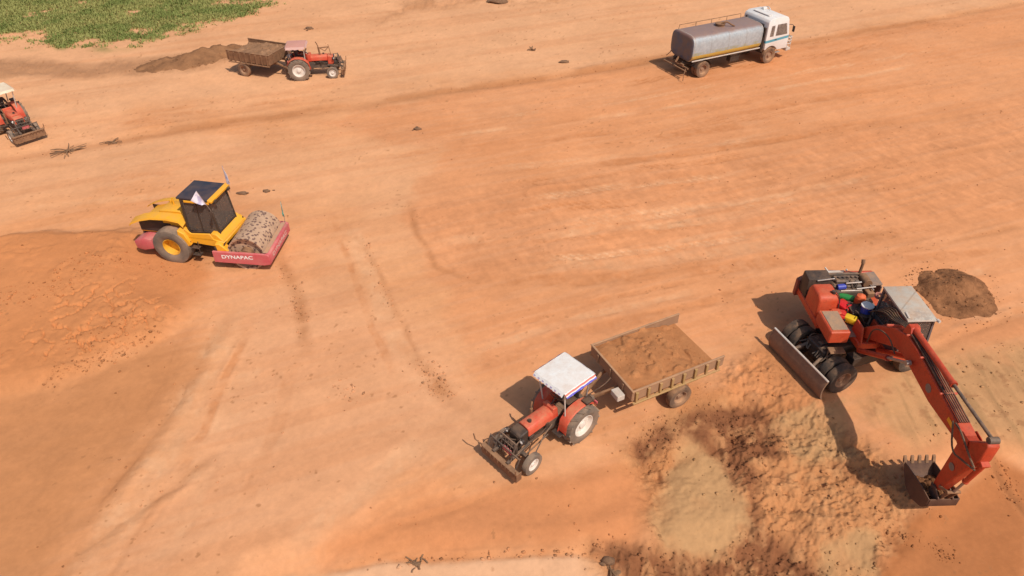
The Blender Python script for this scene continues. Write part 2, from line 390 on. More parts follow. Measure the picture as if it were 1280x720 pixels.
def ground_fields(x, y):
    """height and soil colour at x, y"""
    m = {k: poly_mask(x, y, p, *{'fill': (.5, .4), 'lowleft': (1.2, .6), 'slope': (.5, .3), 'ledge': (.12, .25), 'dark': (.35, .35, 1.3),
         'rough': (.6, .4), 'tan1': (.22, .22, 2.4), 'tan2': (.2, .40, 2.0), 'tan3': (.6, .5), 'tan4': (.15, .35, 2.2), 'floor': (.3, .2),
         'churn': (.6, .4), 'track': (1.0, .6), 'grass': (1.3, 1.6, .45), 'brownbank': (.8, .8), 'hill': (1.2, .8), 'pale': (1.6, .8), 'pale2': (1.8, 1.0), 'paletop': (1.5, 1.0), 'haul': (.5, .9)}[k], seed=i * 7)
         for i, (k, p) in enumerate(POLY.items())}
    near = sstep(75, 55, np.hypot(x, y - 25))
    f_lo = fbm(x * .12, y * .12, 4, 3); f_md = fbm(x * .55, y * .55, 4, 21); f_hi = fbm(x * 2.6, y * 2.6, 4, 43); f_cl = fbm(x * 5.2, y * 5.2, 3, 77, .6)
    ridg = 1 - np.abs(2 * fbm(x * 1.9, y * 1.9, 4, 91) - 1)
    # along-track streaks (the haul direction)
    ca, sa = math.cos(R(22)), math.sin(R(22))
    u, v = x * ca + y * sa, -x * sa + y * ca
    st = fbm(u * .10, v * 1.5, 4, 111); st2 = fbm(u * .35, v * 5.0, 3, 131); tread = fbm(u * 4.5, v * 2.2, 3, 151)
    z = (f_lo - .5) * .16 + (f_md - .5) * .05
    rough = np.clip(m['rough'] + m['churn'] * .8 + m['dark'] * .6 + m['brownbank'] * .5 + m['hill'] * .6, 0, 1) * (1 - .9 * m['tan1']) * (1 - .8 * m['floor']) * (1 - .7 * m['tan4'])
    z = z + (f_hi - .5) * .018 * near
    big = fbm(x * 1.15, y * 1.15, 4, 171); lump = sstep(.48, .66, fbm(x * 3.6, y * 3.6, 3, 181, .6))
    z = z + .8 * rough * ((ridg - .6) * .16 + (big - .5) * .40 + (f_hi - .5) * .12 + (f_cl - .5) * .12 + lump * .04 + (fbm(x * 9, y * 9, 3, 193, .6) - .5) * .10 + np.maximum(vn(x * 5.5, y * 5.5, 194) - .62, 0) * .22 + np.maximum(vn(x * 11, y * 11, 196) - .6, 0) * .12 + (vn(x * 21, y * 21, 197) - .5) * .025 + (np.abs(fbm(x * 6.5, y * 6.5, 3, 191, .6) - .5)) * -.16 + (fbm(x * 13, y * 13, 2, 195) - .5) * .06)
    z = z - .26 * np.maximum(m['rough'], m['tan1'])
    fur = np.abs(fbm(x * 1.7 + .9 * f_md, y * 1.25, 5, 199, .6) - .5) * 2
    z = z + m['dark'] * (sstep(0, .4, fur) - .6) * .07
    crust = m['fill'] * sstep(.50, .66, fbm(x * .8, y * .8, 3, 201))
    z = z + m['fill'] * .34 + crust * (sstep(.47, .60, f_hi) * .03 + (f_cl - .5) * .05)
    crk = np.abs(fbm(x * 1.5, y * 1.5, 4, 211, .55) - .5) * 2; rim = poly_mask(x, y, [(60, 478), (40, 430), (90, 370), (170, 350), (215, 390), (180, 430), (130, 452)], .5, .4, seed=61)
    z = z - rim * sstep(.09, .0, crk) * .14 + rim * (fbm(x * 1.5, y * 1.5, 3, 211) - .5) * .13
    z = z + m['track'] * ((st - .5) * .05 + (st2 - .5) * .02 + (tread - .5) * .025 * sstep(.45, .62, fbm(x * .6, y * .6, 3, 161)))
    z = z + (1 - m['track']) * near * (1 - .8 * np.maximum(m['pale'], m['lowleft'])) * ((st - .5) * .025 + (st2 - .5) * .006)
    # the bank that drops to the lower ledge, and the dug floor in front of the excavator
    ex, ey = at(420, 676).xy, at(860, 552).xy
    drop = np.clip(m['slope'], 0, 1)
    bottom = poly_mask(x, y, [(330, 712), (400, 692), (700, 688), (790, 672), (830, 680), (925, 664), (960, 650), (1110, 690), (1135, 640), (1250, 560), (1330, 560), (1400, 900), (200, 900)], .9, .1, seed=300)
    z = z - .55 * bottom - .12 * drop
    z = z + m['ledge'] * .05
    z = z - .05
    # vertical scrape marks in the pale cut
    scr = fbm(x * 4.0, y * .5, 3, 401)
    z = z + m['tan3'] * (scr - .5) * .06
    for (px, py, rad, h) in MOUND:
        c = at(px, py)
    dk = np.zeros_like(x)
    WF = [(fbm(x * .42, y * .42, 3, 500 + q) - .5, fbm(x * .42 + 31, y * .42, 3, 540 + q) - .5) for q in range(4)]
    BR = [fbm(u * .42, v * 1.1, 3, 700 + q) for q in range(6)]
    for i, (pl, hw, dark, h) in enumerate(STROKES):
        d, side, end = stroke_d(x, y, pl, .18, WF[i % 4])
        br = sstep(.28, .6, BR[i % 6]) * end
        k = sstep(hw * 1.5, 0, d) * (.35 + .65 * br)
        dk = np.maximum(dk, k * dark)
        z = z + h * .42 * (sstep(hw * 1.6, hw * .1, np.abs(d - hw * .9)) * (side > 0) * br - .6 * sstep(hw * 1.5, 0, d)) * near * (.5 + f_hi)
    crumb = sstep(.36, .60, fbm(x * 2.6, y * 2.6, 4, 1801, .6))
    tk = np.zeros_like(x); tl = np.zeros_like(x)
    for i, (pl, hw, sg, kk) in enumerate(TRACKS):
        d, side, end = stroke_d(x, y, pl, .22, WF[i % 4])
        br = sstep(.30, .58, BR[(i * 5 + 2) % 6]) * end * (.45 + .55 * crumb)
        lug = .75 + .5 * (vn(u * 7 + i, v * 3.0, 1900 + i) - .5)
        if i < 26 and i % 2 == 0: lug = .35 + .95 * sstep(-.2, .5, np.sin(6.283 * (u * 3.0 + side * d * 2.2) + 2.0 * f_md)) * sstep(hw * .05, hw * .2, d)
        k = sstep(hw * 1.25, hw * .55, d) * br * kk * lug
        if sg > 0: tk = np.maximum(tk, k)
        else: tl = np.maximum(tl, k)
        z = z - .030 * k * near + .016 * kk * br * crumb * sstep(hw * .6, 0, np.abs(d - hw * 1.3)) * near
    # flat standing places under the machines
    for (cx, cy, r) in FLAT:
        w = sstep(r * 1.25, r * .8, np.hypot(x - cx, y - cy)); z = z * (1 - w) + w * (z * .12)
    z = z + (m['tan1'] + m['tan4']) * ((fbm(x * 1.6, y * 1.6, 4, 231) - .5) * .12 + (fbm(x * 9, y * 9, 3, 241, .6) - .5) * .03)
    # ---- soil colours
    def mixin(c, k, w): return c * (1 - w[..., None]) + np.array(k) * w[..., None]
    col = np.zeros(x.shape + (3,)) + np.array((.635, .298, .138))
    col = mixin(col, (.60, .262, .112), .7 * sstep(.42, .62, f_lo))
    col = mixin(col, (.645, .32, .158), .75 * sstep(.45, .65, fbm(x * .2, y * .28, 4, 222)))
    col = mixin(col, (.655, .35, .185), .65 * m['paletop']); col = mixin(col, (.645, .325, .170), .7 * m['pale']); col = mixin(col, (.645, .33, .168), .6 * m['pale2'])
    col = mixin(col, (.61, .252, .108), .75 * m['haul'] * (.65 + .35 * f_md)); col = mixin(col, (.58, .24, .105), .35 * m['track']); 
    col = mixin(col, (.53, .215, .09), .28 * sstep(.5, .68, st) * near); col = mixin(col, (.62, .31, .165), .22 * sstep(.5, .68, st2) * near)
    col = mixin(col, (.525, .20, .072), .85 * m['fill']); col = mixin(col, (.46, .195, .078), .85 * m['lowleft'])
    col = mixin(col, (.52, .20, .078), .8 * m['slope']); col = mixin(col, (.60, .34, .195), .9 * m['ledge'])
    col = mixin(col, (.52, .21, .08), .8 * m['churn'] * sstep(.35, .6, f_md)); col = mixin(col, (.43, .19, .075), .8 * m['rough'])
    col = mixin(col, (.385, .138, .047), .9 * m['floor'])
    col = mixin(col, (.235, .092, .04), np.clip(1.0 * m['dark'] * sstep(.05, .36, fbm(x * 1.1, y * 1.1, 4, 611)) +   .45 * m['rough'] * sstep(.50, .66, fbm(x * .9, y * .9, 4, 621)) * (1 - m['floor']), 0, 1))
    col = mixin(col, (.50, .245, .108), .6 * m['rough'] * sstep(.54, .70, fbm(x * 2.2, y * 2.2, 4, 627, .6)))
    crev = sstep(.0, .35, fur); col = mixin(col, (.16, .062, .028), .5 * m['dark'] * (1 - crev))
    tanv = sstep(.2, .5, fbm(x * .9, y * .9, 4, 631))
    for k, w in (('tan1', .95), ('tan2', .85), ('tan3', .75), ('tan4', .9)):
        col = mixin(col, (.44, .245, .112), w * m[k] * (.55 + .45 * tanv))
    col = mixin(col, (.30, .17, .075), .5 * m['tan3'] * sstep(.52, .7, scr) + .55 * m['tan3'] * sstep(.58, .7, f_md))
    col = mixin(col, (.34, .165, .08), .75 * m['brownbank']); col = mixin(col, (.42, .19, .085), .6 * m['hill'] * sstep(.4, .6, f_md))
    col = mixin(col, (.40, .165, .066), np.clip(dk, 0, 1) * .8)
    col = mixin(col, (.50, .195, .075), np.clip(tk * 1.25, 0, 1)); col = mixin(col, (.66, .37, .20), np.clip(tl * 1.0, 0, 1))
    speck = sstep(.80, .86, fbm(x * 6.0, y * 6.0, 2, 641)) * sstep(.5, .66, f_md)
    col = mixin(col, (.33, .145, .06), .6 * speck * near)
    col = mixin(col, (.30, .135, .06), .55 * m['tan3'] * sstep(.60, .72, fbm(x * 2.4, y * 2.4, 4, 671, .6)))
    grain = .10 * (fbm(x * 2.3, y * 2.3, 4, 681, .6) - .5) + .12 * (fbm(x * 8, y * 8, 2, 691) - .5) + .25 * m['track'] * (tread - .5)
    col = col * (1 + grain * near)[..., None]
    blot = fbm(x * .32 + 5, y * .40, 5, 661, .6); col = col * (1 + .22 * (blot - .5))[..., None]
    gr = m['grass'] * sstep(.30, .52, fbm(x * .45, y * .45, 4, 651) + .3 * (m['grass'] - .6))
    col = mixin(col, (.27, .21, .075), .85 * gr)
    # wet darker ground the far sheet outside the site
    return z, col, gr, np.clip(rough * 1.2 + .4 * m['fill'] + .25 * m['tan3'], 0, 1)

FLAT = [(1.3, 14.4, 2.2), (4.6, 16.6, 2.3), (-12, 24.2, 3.4), (13.9, 44.8, 5.5), (-12.2, 43, 2.2), (-15.8, 44, 2.4), (-26, 35, 2.2), (11.3, 18.0, 2.6)]
GX = {}
def make_ground():
    v = np.concatenate([np.linspace(790, -46, 640)])
    yy = np.array([at(640, a).y for a in v])
    yy = np.concatenate([[-900, -200, -40, -8, 2, 5], yy, [72, 85, 110, 160, 260, 500, 1200, 3500]])
    uc = np.linspace(-1, 1, 900)
    uu = np.concatenate([[-60, -20, -8, -4, -2, -1.4, -1.15], uc, [1.15, 1.4, 2, 4, 8, 20, 60]])
    half = (.711 * (.788 * np.clip(yy, 4, 70) + 10.47)) * 1.10 + .6
    X = uu[None, :] * half[:, None]; Y = np.repeat(yy[:, None], len(uu), 1)
    z, col, gr, ro = ground_fields(X, Y)
    ny, nx = X.shape
    co = np.stack([X, Y, z], -1).reshape(-1, 3).astype(np.float32)
    idx = np.arange(ny * nx).reshape(ny, nx)
    quads = np.stack([idx[:-1, :-1], idx[:-1, 1:], idx[1:, 1:], idx[1:, :-1]], -1).reshape(-1, 4)
    me = bpy.data.meshes.new('ground')
    me.vertices.add(len(co)); me.vertices.foreach_set('co', co.ravel())
    me.loops.add(quads.size); me.loops.foreach_set('vertex_index', quads.ravel().astype(np.int32))
    me.polygons.add(len(quads)); me.polygons.foreach_set('loop_start', np.arange(0, quads.size, 4, dtype=np.int32))
    me.update(calc_edges=True)
    at_ = me.attributes.new('soil', 'FLOAT_COLOR', 'POINT')
    c4 = np.ones((len(co), 4), np.float32); c4[:, :3] = col.reshape(-1, 3); c4[:, 3] = ro.ravel(); at_.data.foreach_set('color', c4.ravel())
    me.shade_smooth()
    me.materials.append(soil_mat('orange earth', None, None, 'soil'))
    o = link('ground', me); tag(o, 'graded orange earth with vehicle tracks and dug soil', None, None, 'structure')
    GX.update(X=X, Y=Y, z=z, gr=gr)
make_ground()
def gz(x, y):
    z, _, _, _ = ground_fields(np.array([[float(x)]]), np.array([[float(y)]])); return float(z[0, 0])
def gzs(x, y):
    z, c, g, _ = ground_fields(np.asarray(x)[None, :], np.asarray(y)[None, :]); return z[0], c[0], g[0]

# ------------------------------------------------------------------ loose soil clods (uncountable) and grass
def clods():
    rs = np.random.RandomState(5)
    zones = [('rough', 1500, .008, .05), ('dark', 900, .008, .05), ('churn', 500, .008, .04), ('fill', 400, .008, .035), ('tan3', 220, .012, .05), ('track', 250, .01, .03)]
    P = []
    for k, n, r0, r1 in zones:
        pts = np.array([at(*p).xy for p in POLY[k]]); lo, hi = pts.min(0), pts.max(0)
        x = rs.uniform(lo[0], hi[0], n * 3); y = rs.uniform(lo[1], hi[1], n * 3)
        w = poly_mask(x, y, POLY[k], .5, .4) * sstep(.40, .62, fbm(x * 1.1, y * 1.1, 3, 801)) * (1 - .86 * np.maximum(np.maximum(poly_mask(x, y, POLY['tan1'], .2), poly_mask(x, y, POLY['floor'], .3)), poly_mask(x, y, POLY['tan4'], .2)))
        s = rs.rand(n * 3) < w; x, y = x[s][:n], y[s][:n]
        P.append(np.stack([x, y, r0 + (r1 - r0) * rs.rand(len(x)) ** 5], -1))
    for pl, hw, dark, h in STROKES:                       # crumbs along the ruts
        pts = [at(*p).xy for p in pl]
        for a, b in zip(pts, pts[1:]):
            n = int((b - a).length * 4 * dark); t = rs.rand(n); j = rs.normal(0, hw * .6, (n, 2))
            P.append(np.stack([a.x + (b.x - a.x) * t + j[:, 0], a.y + (b.y - a.y) * t + j[:, 1], .010 + .03 * rs.rand(n) ** 3], -1))
    for pl, n, sp in ((([(60, 478), (130, 452), (200, 420)]), 260, .18), ([(100, 440), (160, 420), (170, 395)], 160, .3), ([(0, 378), (60, 375), (110, 350)], 240, .35), ([(352, 335), (370, 375), (378, 405)], 160, .22), ([(525, 450), (545, 475), (560, 492)], 200, .28), ([(425, 480), (440, 492)], 80, .25), ([(80, 340), (150, 330), (230, 345)], 200, .4), ([(455, 300), (475, 350), (490, 385)], 90, .15), ([(1110, 640), (1180, 672), (1200, 680)], 120, .18), ([(1240, 555), (1280, 610)], 200, .2), ([(1180, 630), (1150, 605)], 60, .2), ([(640, 610), (760, 640)], 40, .5), ([(440, 694), (560, 689), (690, 684), (760, 672)], 110, .09), ([(930, 720), (1000, 680), (1120, 720)], 300, .3)):
        pts = [at(*p).xy for p in pl]
        for a, b in zip(pts, pts[1:]):
            m_ = n // 2; t = rs.rand(m_); j = rs.normal(0, sp, (m_, 2))
            P.append(np.stack([a.x + (b.x - a.x) * t + j[:, 0], a.y + (b.y - a.y) * t + j[:, 1], .010 + .045 * rs.rand(m_) ** 4], -1))
    n = 2200; x = rs.uniform(-30, 30, n); y = rs.uniform(10, 56, n); P.append(np.stack([x, y, 
        .010 + .035 * rs.rand(n) ** 4], -1))
    P = np.concatenate(P); z, col, gr = gzs(P[:, 0], P[:, 1])
    bm = bmesh.new(); bmesh.ops.create_icosphere(bm, subdivisions=1, radius=1)
    bv = np.array([v.co[:] for v in bm.verts]); bf = np.array([[v.index for v in f.verts] for f in bm.faces]); bm.free()
    N = len(P); nv = len(bv)
    V = bv[None] * (1 + rs.uniform(-.32, .32, (N, nv, 1)))
    ang = rs.rand(N) * 6.28; ca, sa = np.cos(ang)[:, None], np.sin(ang)[:, None]
    V = V * np.stack([rs.uniform(.8, 1.5, N), rs.uniform(.7, 1.1, N), rs.uniform(.5, .9, N)], -1)[:, None, :]
    x = V[..., 0] * ca - V[..., 1] * sa; y = V[..., 0] * sa + V[..., 1] * ca
    r = P[:, 2][:, None]
    co = np.stack([x * r + P[:, 0][:, None], y * r + P[:, 1][:, None], V[..., 2] * r + z[:, None] + r * .25], -1).reshape(-1, 3).astype(np.float32)
    F = (bf[None] + (np.arange(N) * nv)[:, None, None]).reshape(-1, 3)
    me = bpy.data.meshes.new('soil_clods')
    me.vertices.add(len(co)); me.vertices.foreach_set('co', co.ravel())
    me.loops.add(F.size); me.loops.foreach_set('vertex_index', F.ravel().astype(np.int32))
    me.polygons.add(len(F)); me.polygons.foreach_set('loop_start', np.arange(0, F.size, 3, dtype=np.int32)); me.update(calc_edges=True)
    c = col * rs.uniform(.55, 1.1, (N, 1)); c4 = np.ones((N, nv, 4), np.float32); c4[..., :3] = c[:, None, :]
    a_ = me.attributes.new('soil', 'FLOAT_COLOR', 'POINT'); a_.data.foreach_set('color', c4.ravel())
    me.materials.append(soil_mat('clod earth', None, None, 'soil', ((30, .01, .6),)))
    tag(link('soil_clods', me), 'crumbs and clods of earth strewn over the dug and rutted ground', 'soil clods', None, 'stuff')
clods()
def grass():
    rs = np.random.RandomState(8)
    x = rs.uniform(-46, -13, 60000); y = rs.uniform(48, 66, 60000)
    keep = np.zeros(len(x), bool)
    z, col, gr = gzs(x, y); keep = rs.rand(len(x)) < gr * .8
    x, y, z = x[keep], y[keep], z[keep]; n = len(x)
    B = 4
    x = np.repeat(x, B) + rs.normal(0, .09, n * B); y = np.repeat(y, B) + rs.normal(0, .09, n * B); z = np.repeat(z, B)
    n = n * B; a = rs.rand(n) * 6.28; h = rs.uniform(.05, .19, n); w = rs.uniform(.02, .05, n); ln = rs.uniform(.0, .2, n)
    dx, dy = np.cos(a), np.sin(a)
    v0 = np.stack([x - dy * w, y + dx * w, z], -1); v1 = np.stack([x + dy * w, y - dx * w, z], -1)
    v2 = np.stack([x + dx * ln, y + dy * ln, z + h], -1)
    co = np.stack([v0, v1, v2], 1).reshape(-1, 3).astype(np.float32); F = np.arange(n * 3, dtype=np.int32)
    me = bpy.data.meshes.new('grass'); me.vertices.add(n * 3); me.vertices.foreach_set('co', co.ravel())
    me.loops.add(n * 3); me.loops.foreach_set('vertex_index', F); me.polygons.add(n)
    me.polygons.foreach_set('loop_start', np.arange(0, n * 3, 3, dtype=np.int32)); me.update(calc_edges=True)
    k = fbm(x * .9, y * .9, 4, 901); t = np.clip(sstep(.35, .65, k) + rs.normal(0, .10, n), 0, 1)[:, None]
    c = np.array((.175, .205, .045)) * (1 - t) + np.array((.29, .28, .08)) * t; c4 = np.ones((n, 3, 4), np.float32); c4[..., :3] = c[:, None]
    a_ = me.attributes.new('blade', 'FLOAT_COLOR', 'POINT'); a_.data.foreach_set('color', c4.ravel())
    m, nn, b = nodes_mat('grass blades'); at2 = nn.nodes.new('ShaderNodeAttribute'); at2.attribute_name = 'blade'
    nn.links.new(at2.outputs['Color'], b.inputs['Base Color']); b.inputs['Roughness'].default_value = .8
    me.materials.append(m); tag(link('grass', me), 'rough green grass at the edge of the cleared earth', 'grass', None, 'stuff')
grass()

# ------------------------------------------------------------------ wheels
_wc = {}
def wheel_meshes(key, Rr, w, rr, mt, mr, lugs, dish):
    if key in _wc: return _wc[key]
    t = MB(); h = w / 2; d = Rr - rr
    t.lathe([(rr, -h * .72), (rr + d * .25, -h * .95), (rr + d * .6, -h), (Rr * .965, -h * .86), (Rr - .012, -h * .55), (Rr, 0), (Rr - .012, h * .55), (Rr * .965, h * .86), (rr + d * .6, h), (rr + d * .25, h * .95), (rr, h * .72)], seg=40)
    for i in range(lugs):
        for sgn in (-1, 1):
            th = 2 * math.pi * (i + (.5 if sgn > 0 else 0)) / lugs
            Mx = Matrix.Rotation(th, 4, 'Y') @ Matrix.Translation((0, sgn * h * .48, Rr)) @ Matrix.Rotation(sgn * R(38), 4, 'Z')
            g = bmesh.ops.create_cube(t.bm, size=1, matrix=Mx @ Matrix.Diagonal((Rr * .075, h * 1.15, Rr * .07, 1)))
    r = MB()
    r.lathe([(rr + .015, h * .74), (rr - .01, h * .78), (rr - .03, h * .6), (rr * .82, h * dish), (rr * .5, h * (dish + .06)), (rr * .34, h * (dish + .1)), (rr * .30, h * (dish + .45)), (rr * .14, h * (dish + .55)), (.01, h * (dish + .55))], seg=32)
    r.lathe([(rr + .012, -h * .74), (rr - .03, -h * .6), (rr * .85, -h * .2), (.02, -h * .2)], seg=24)
    for i in range(6):
        th = 2 * math.pi * i / 6; q = Vector((math.cos(th) * rr * .42, 0, math.sin(th) * rr * .42))
        r.cyl(q + Vector((0, h * dish, 0)), q + Vector((0, h * (dish + .2), 0)), rr * .045, seg=6)
    _wc[key] = (t.mesh('tyre', mt, 40), r.mesh('rim', mr, 40)); return _wc[key]
def wheel(root, pos, side, Rr, w, rr, mt, mr, lugs=0, dish=.1, roll=0, turn=0):
    key = (Rr, w, rr, mt.name, mr.name, lugs, dish)
    a, b = wheel_meshes(key, Rr, w, rr, mt, mr, lugs, dish)
    e = bpy.data.objects.new('wheel', None); C.objects.link(e); e.parent = root; e.location = pos; e.empty_display_size = .1
    e.rotation_euler = (0, roll, (0 if side > 0 else math.pi) + turn)
    link('tyre', a, e); link('rim', b, e); return e

# ------------------------------------------------------------------ people
def person(label, root_loc, deg, mats, name='person'):
    """a seated driver: hands forward to the wheel, one continuous skinned body"""
    V = dict(pel=(0, 0, .08), sp=(.0, 0, .30), ch=(.02, 0, .50), nk=(.05, 0, .64), hd=(.07, 0, .74), tp=(.08, 0, .86),
             sl=(.03, .19, .56), el=(.17, .26, .33), wl=(.40, .15, .36), fl=(.47, .12, .37),
             sr=(.03, -.19, .56), er=(.17, -.26, .33), wr=(.40, -.15, .36), fr=(.47, -.12, .37),
             hl=(.04, .10, .07), kl=(.46, .15, .10), al=(.52, .15, -.33), tl=(.66, .16, -.37),
             hr=(.04, -.10, .07), kr=(.46, -.15, .10), ar=(.52, -.15, -.33), tr=(.66, -.16, -.37))
    E = [('pel', 'sp'), ('sp', 'ch'), ('ch', 'nk'), ('nk', 'hd'), ('hd', 'tp'), ('ch', 'sl'), ('sl', 'el'), ('el', 'wl'), ('wl', 'fl'), ('ch', 'sr'), ('sr', 'er'), ('er', 'wr'), ('wr', 'fr'),
         ('pel', 'hl'), ('hl', 'kl'), ('kl', 'al'), ('al', 'tl'), ('pel', 'hr'), ('hr', 'kr'), ('kr', 'ar'), ('ar', 'tr')]
    rad = dict(pel=.15, sp=.13, ch=.15, nk=.06, hd=.10, tp=.075, sl=.075, el=.05, wl=.035, fl=.04, sr=.075, er=.05, wr=.035, fr=.04, hl=.10, kl=.07, al=.05, tl=.045, hr=.10, kr=.07, ar=.05, tr=.045)
    ks = list(V); me = bpy.data.meshes.new('person'); me.from_pydata([V[k] for k in ks], [(ks.index(a), ks.index(b)) for a, b in E], [])
    o = bpy.data.objects.new('tmp', me); C.objects.link(o)
    o.modifiers.new('s', 'SKIN'); o.modifiers.new('d', 'SUBSURF').levels = 1
    for k, d in zip(ks, me.skin_vertices[0].data): d.radius = (rad[k], rad[k]); d.use_root = (k == 'pel')
    dg = bpy.context.evaluated_depsgraph_get(); me2 = bpy.data.meshes.new_from_object(o.evaluated_get(dg)); bpy.data.objects.remove(o)
    me2.materials.clear()
    for m in mats[:2]: me2.materials.append(m)
    skin_k = {'hd', 'tp', 'fl', 'fr', 'wl', 'wr'}
    for p in me2.polygons:
        k = min(ks, key=lambda q: (Vector(V[q]) - p.center).length); p.material_index = 1 if k in skin_k else 0
    me2.shade_smooth()
    b = link(name, me2, None, None, root_loc, (0, 0, R(deg))); tag(b, label, 'person')
    h = MB(); h.lathe([(.115, .79), (.125, .84), (.11, .90), (.06, .945), (.01, .955)], (.06, 0, 0), 'z', 14); h.build('hair', mats[2], b)
    f = MB(); f.lump((.185, 0, .765), .022, (1, .8, 1.3)); f.build('nose', M['skin'], b)
    return b

# ------------------------------------------------------------------ tractor
def tractor(label, loc, deg, canopy, group='farm tractors on the site', front='plate', steer=0, nose=None):
    nose = nose or M['red']
    t = thing('tractor', label, 'tractor', loc, deg, group)
    for s in (1, -1):
        wheel(t, (0, s * .68, .62), s, .64, .34, .37, M['tyre'], M['rim_white'], 14, .05, rnd.random())
        wheel(t, (1.95, s * .62, .35), s, .36, .19, .2, M['tyre'], M['rim_white'], 0, .2, rnd.random(), steer)
    b = MB(); b.box((.35, 0, .72), (1.1, .36, .42), bev=.04).box((1.25, 0, .68), (1.0, .30, .36), bev=.03)
    b.cyl((0, -.52, .64), (0, .52, .64), .13).box((0, 0, .8), (.5, .42, .3), bev=.04); b.build('gearbox', M['engine'], t)
    e = MB(); e.box((1.35, 0, .88), (.85, .30, .34), bev=.03)
    for i in range(4): e.cyl((1.05 + i * .18, -.2, .95), (1.05 + i * .18, .2, .95), .045)
    e.cyl((1.0, .22, .8), (1.0, .22, 1.05), .06).cyl((1.3, -.22, .78), (1.3, -.22, 1.0), .055).box((1.62, .22, .9), (.2, .1, .16)).tube([(.95, .24, .9), (1.3, .26, .8), (1.7, .24, .95)], .018).tube([(.95, -.24, .85), (1.3, -.27, .95), (1.7, -.24, .85)], .018)
    e.cyl((1.84, -.2, .98), (1.88, -.2, .98), .03).box((1.98, 0, .92), (.06, .40, .5), bev=.01); e.build('engine', M['black'], t)
    hd = MB(); hd.prism([(-.235, .98), (-.235, 1.2), (-.17, 1.29), (0, 1.315), (.17, 1.29), (.235, 1.2), (.235, .98)], .72, 1.72, .02, 'yz')
    hood = hd.build('hood', M['red'], t)
    ns = MB(); ns.prism([(1.725, .98), (1.73, 1.265), (1.9, 1.25), (2.06, 1.2), (2.08, .8), (1.98, .74), (1.725, .74)], -.228, .228, .03); ns.build('nose', nose, hood)
    cap = MB(); cap.cyl((1.5, .02, 1.3), (1.5, .02, 1.36), .06).cyl((1.5, .02, 1.36), (1.5, .02, 1.375), .045); cap.build('fuel_cap', M['black'], hood)
    gr = MB()
    for i in range(7): gr.box((2.085, -.15 + i * .05, 1.0), (.02, .018, .36), bev=.003)
    gr.box((2.075, 0, 1.0), (.012, .36, .38)); gr.build('grille', M['black'], hood)
    for s in (1, -1):
        l = MB(); l.cyl((2.02, s * .31, 1.12), (2.10, s * .31, 1.12), .075).box((2.03, s * .24, 1.12), (.03, .1, .03)); h_ = l.build('headlight', M['black'], t)
        g = MB(); g.lathe([(.065, .101), (.04, .118), (.01, .122)], (2.0, s * .31, 1.12), 'x', 16); g.build('lens', M['lens'], h_)
    ds = MB(); ds.prism([(.50, .95), (.56, 1.36), (.74, 1.40), (.80, .95)], -.22, .22, .02); ds.build('dashboard', M['red'], t)
    sw = MB(); sw.cyl((.62, 0, 1.35), (.42, 0, 1.52), .022)
    ring = [Vector((.40, 0, 1.53)) + Euler((0, R(-40), 0)).to_matrix() @ Vector((.2 * math.cos(a), .2 * math.sin(a), 0)) for a in np.linspace(0, 2 * math.pi, 21)]
    sw.tube(ring, .015, 6, 0)
    for a in (0, 2.1, 4.2): sw.bar((.40, 0, 1.53), Vector((.40, 0, 1.53)) + Euler((0, R(-40), 0)).to_matrix() @ Vector((.19 * math.cos(a), .19 * math.sin(a), 0)), .02, .01)
    sw.build('steering_wheel', M['black'], t)
    st = MB(); st.box((-.12, 0, 1.08), (.44, .46, .10), bev=.04, seg=2).box((-.34, 0, 1.26), (.08, .44, .32), (0, -10, 0), bev=.035, seg=2).cyl((-.12, 0, .9), (-.12, 0, 1.05), .08); st.build('seat', M['black'], t)
    for s in (1, -1):
        pts = []
        for a in np.linspace(34, 152, 8): pts.append((.73 * math.cos(R(a)), .62 + .73 * math.sin(R(a))))
        pts = [(.66, .62), (.64, .85)] + [(x_, min(z_, 1.33)) for x_, z_ in pts]
        f = MB(); f.sheet([[(x_, s * (.38), z_), (x_, s * .52, z_ + .005), (x_, s * .66, z_), (x_, s * .69, z_ - .03)] for x_, z_ in pts], .012)
        f.prism([(.72, .5)] + [(x_ * .99, z_ - .01) for x_, z_ in pts[1:]] + [(-.5, .9), (.2, .72)], s * .38, s * .395, 0)
        fe = f.build('fender', M['red'], t)
        lp = MB(); lp.box((-.55, s * .72, 1.2), (.05, .12, .09)); lp.build('tail_lamp', M['pink_red'], fe)
        p = MB(); p.box((.55, s * .42, .55), (.55, .34, .03)).bar((.55, s * .3, .55), (.55, s * .15, .62), .04, .04); p.build('footplate', M['black'], t)
    cu = MB(); cu.box((-.28, .62, 1.37), (.30, .24, .09), bev=.03, seg=2); cu.build('cushion', M['black'], t)
    ax = MB(); ax.box((1.95, 0, .45), (.12, .95, .12)).cyl((1.95, -.58, .36), (1.95, .58, .36), .045).bar((1.95, .35, .5), (1.0, .3, .6), .035, .035).bar((1.95, -.35, .5), (1.0, -.3, .6), .035, .035)
    ax.tube([(1.8, .53, .46), (1.2, .34, .75), (.8, .25, .85)], .02, 6, 0); ax.build('front_axle', M['engine'], t)
    ex = MB()
    if front == 'rack':
        ex.cyl((1.30, -.05, 1.30), (1.26, -.05, 1.75), .055).tube([(1.26, -.05, 1.72), (1.22, -.05, 1.95), (1.14, -.05, 2.08)], .03)
        ex.build('exhaust', M['rust'], t)
        rk = MB(); rk.bar((1.24, -.05, 1.70), (1.86, -.03, 1.74), .04, .06).bar((1.34, -.05, 1.70), (1.62, -.04, 1.50), .03, .04).bar((1.86, -.03, 1.74), (1.62, -.04, 1.50), .03, .04).bar((1.86, -.03, 1.90), (1.96, -.03, 1.15), .035, .035)
        rk.build('front_rack', M['rust'], t)
    else:
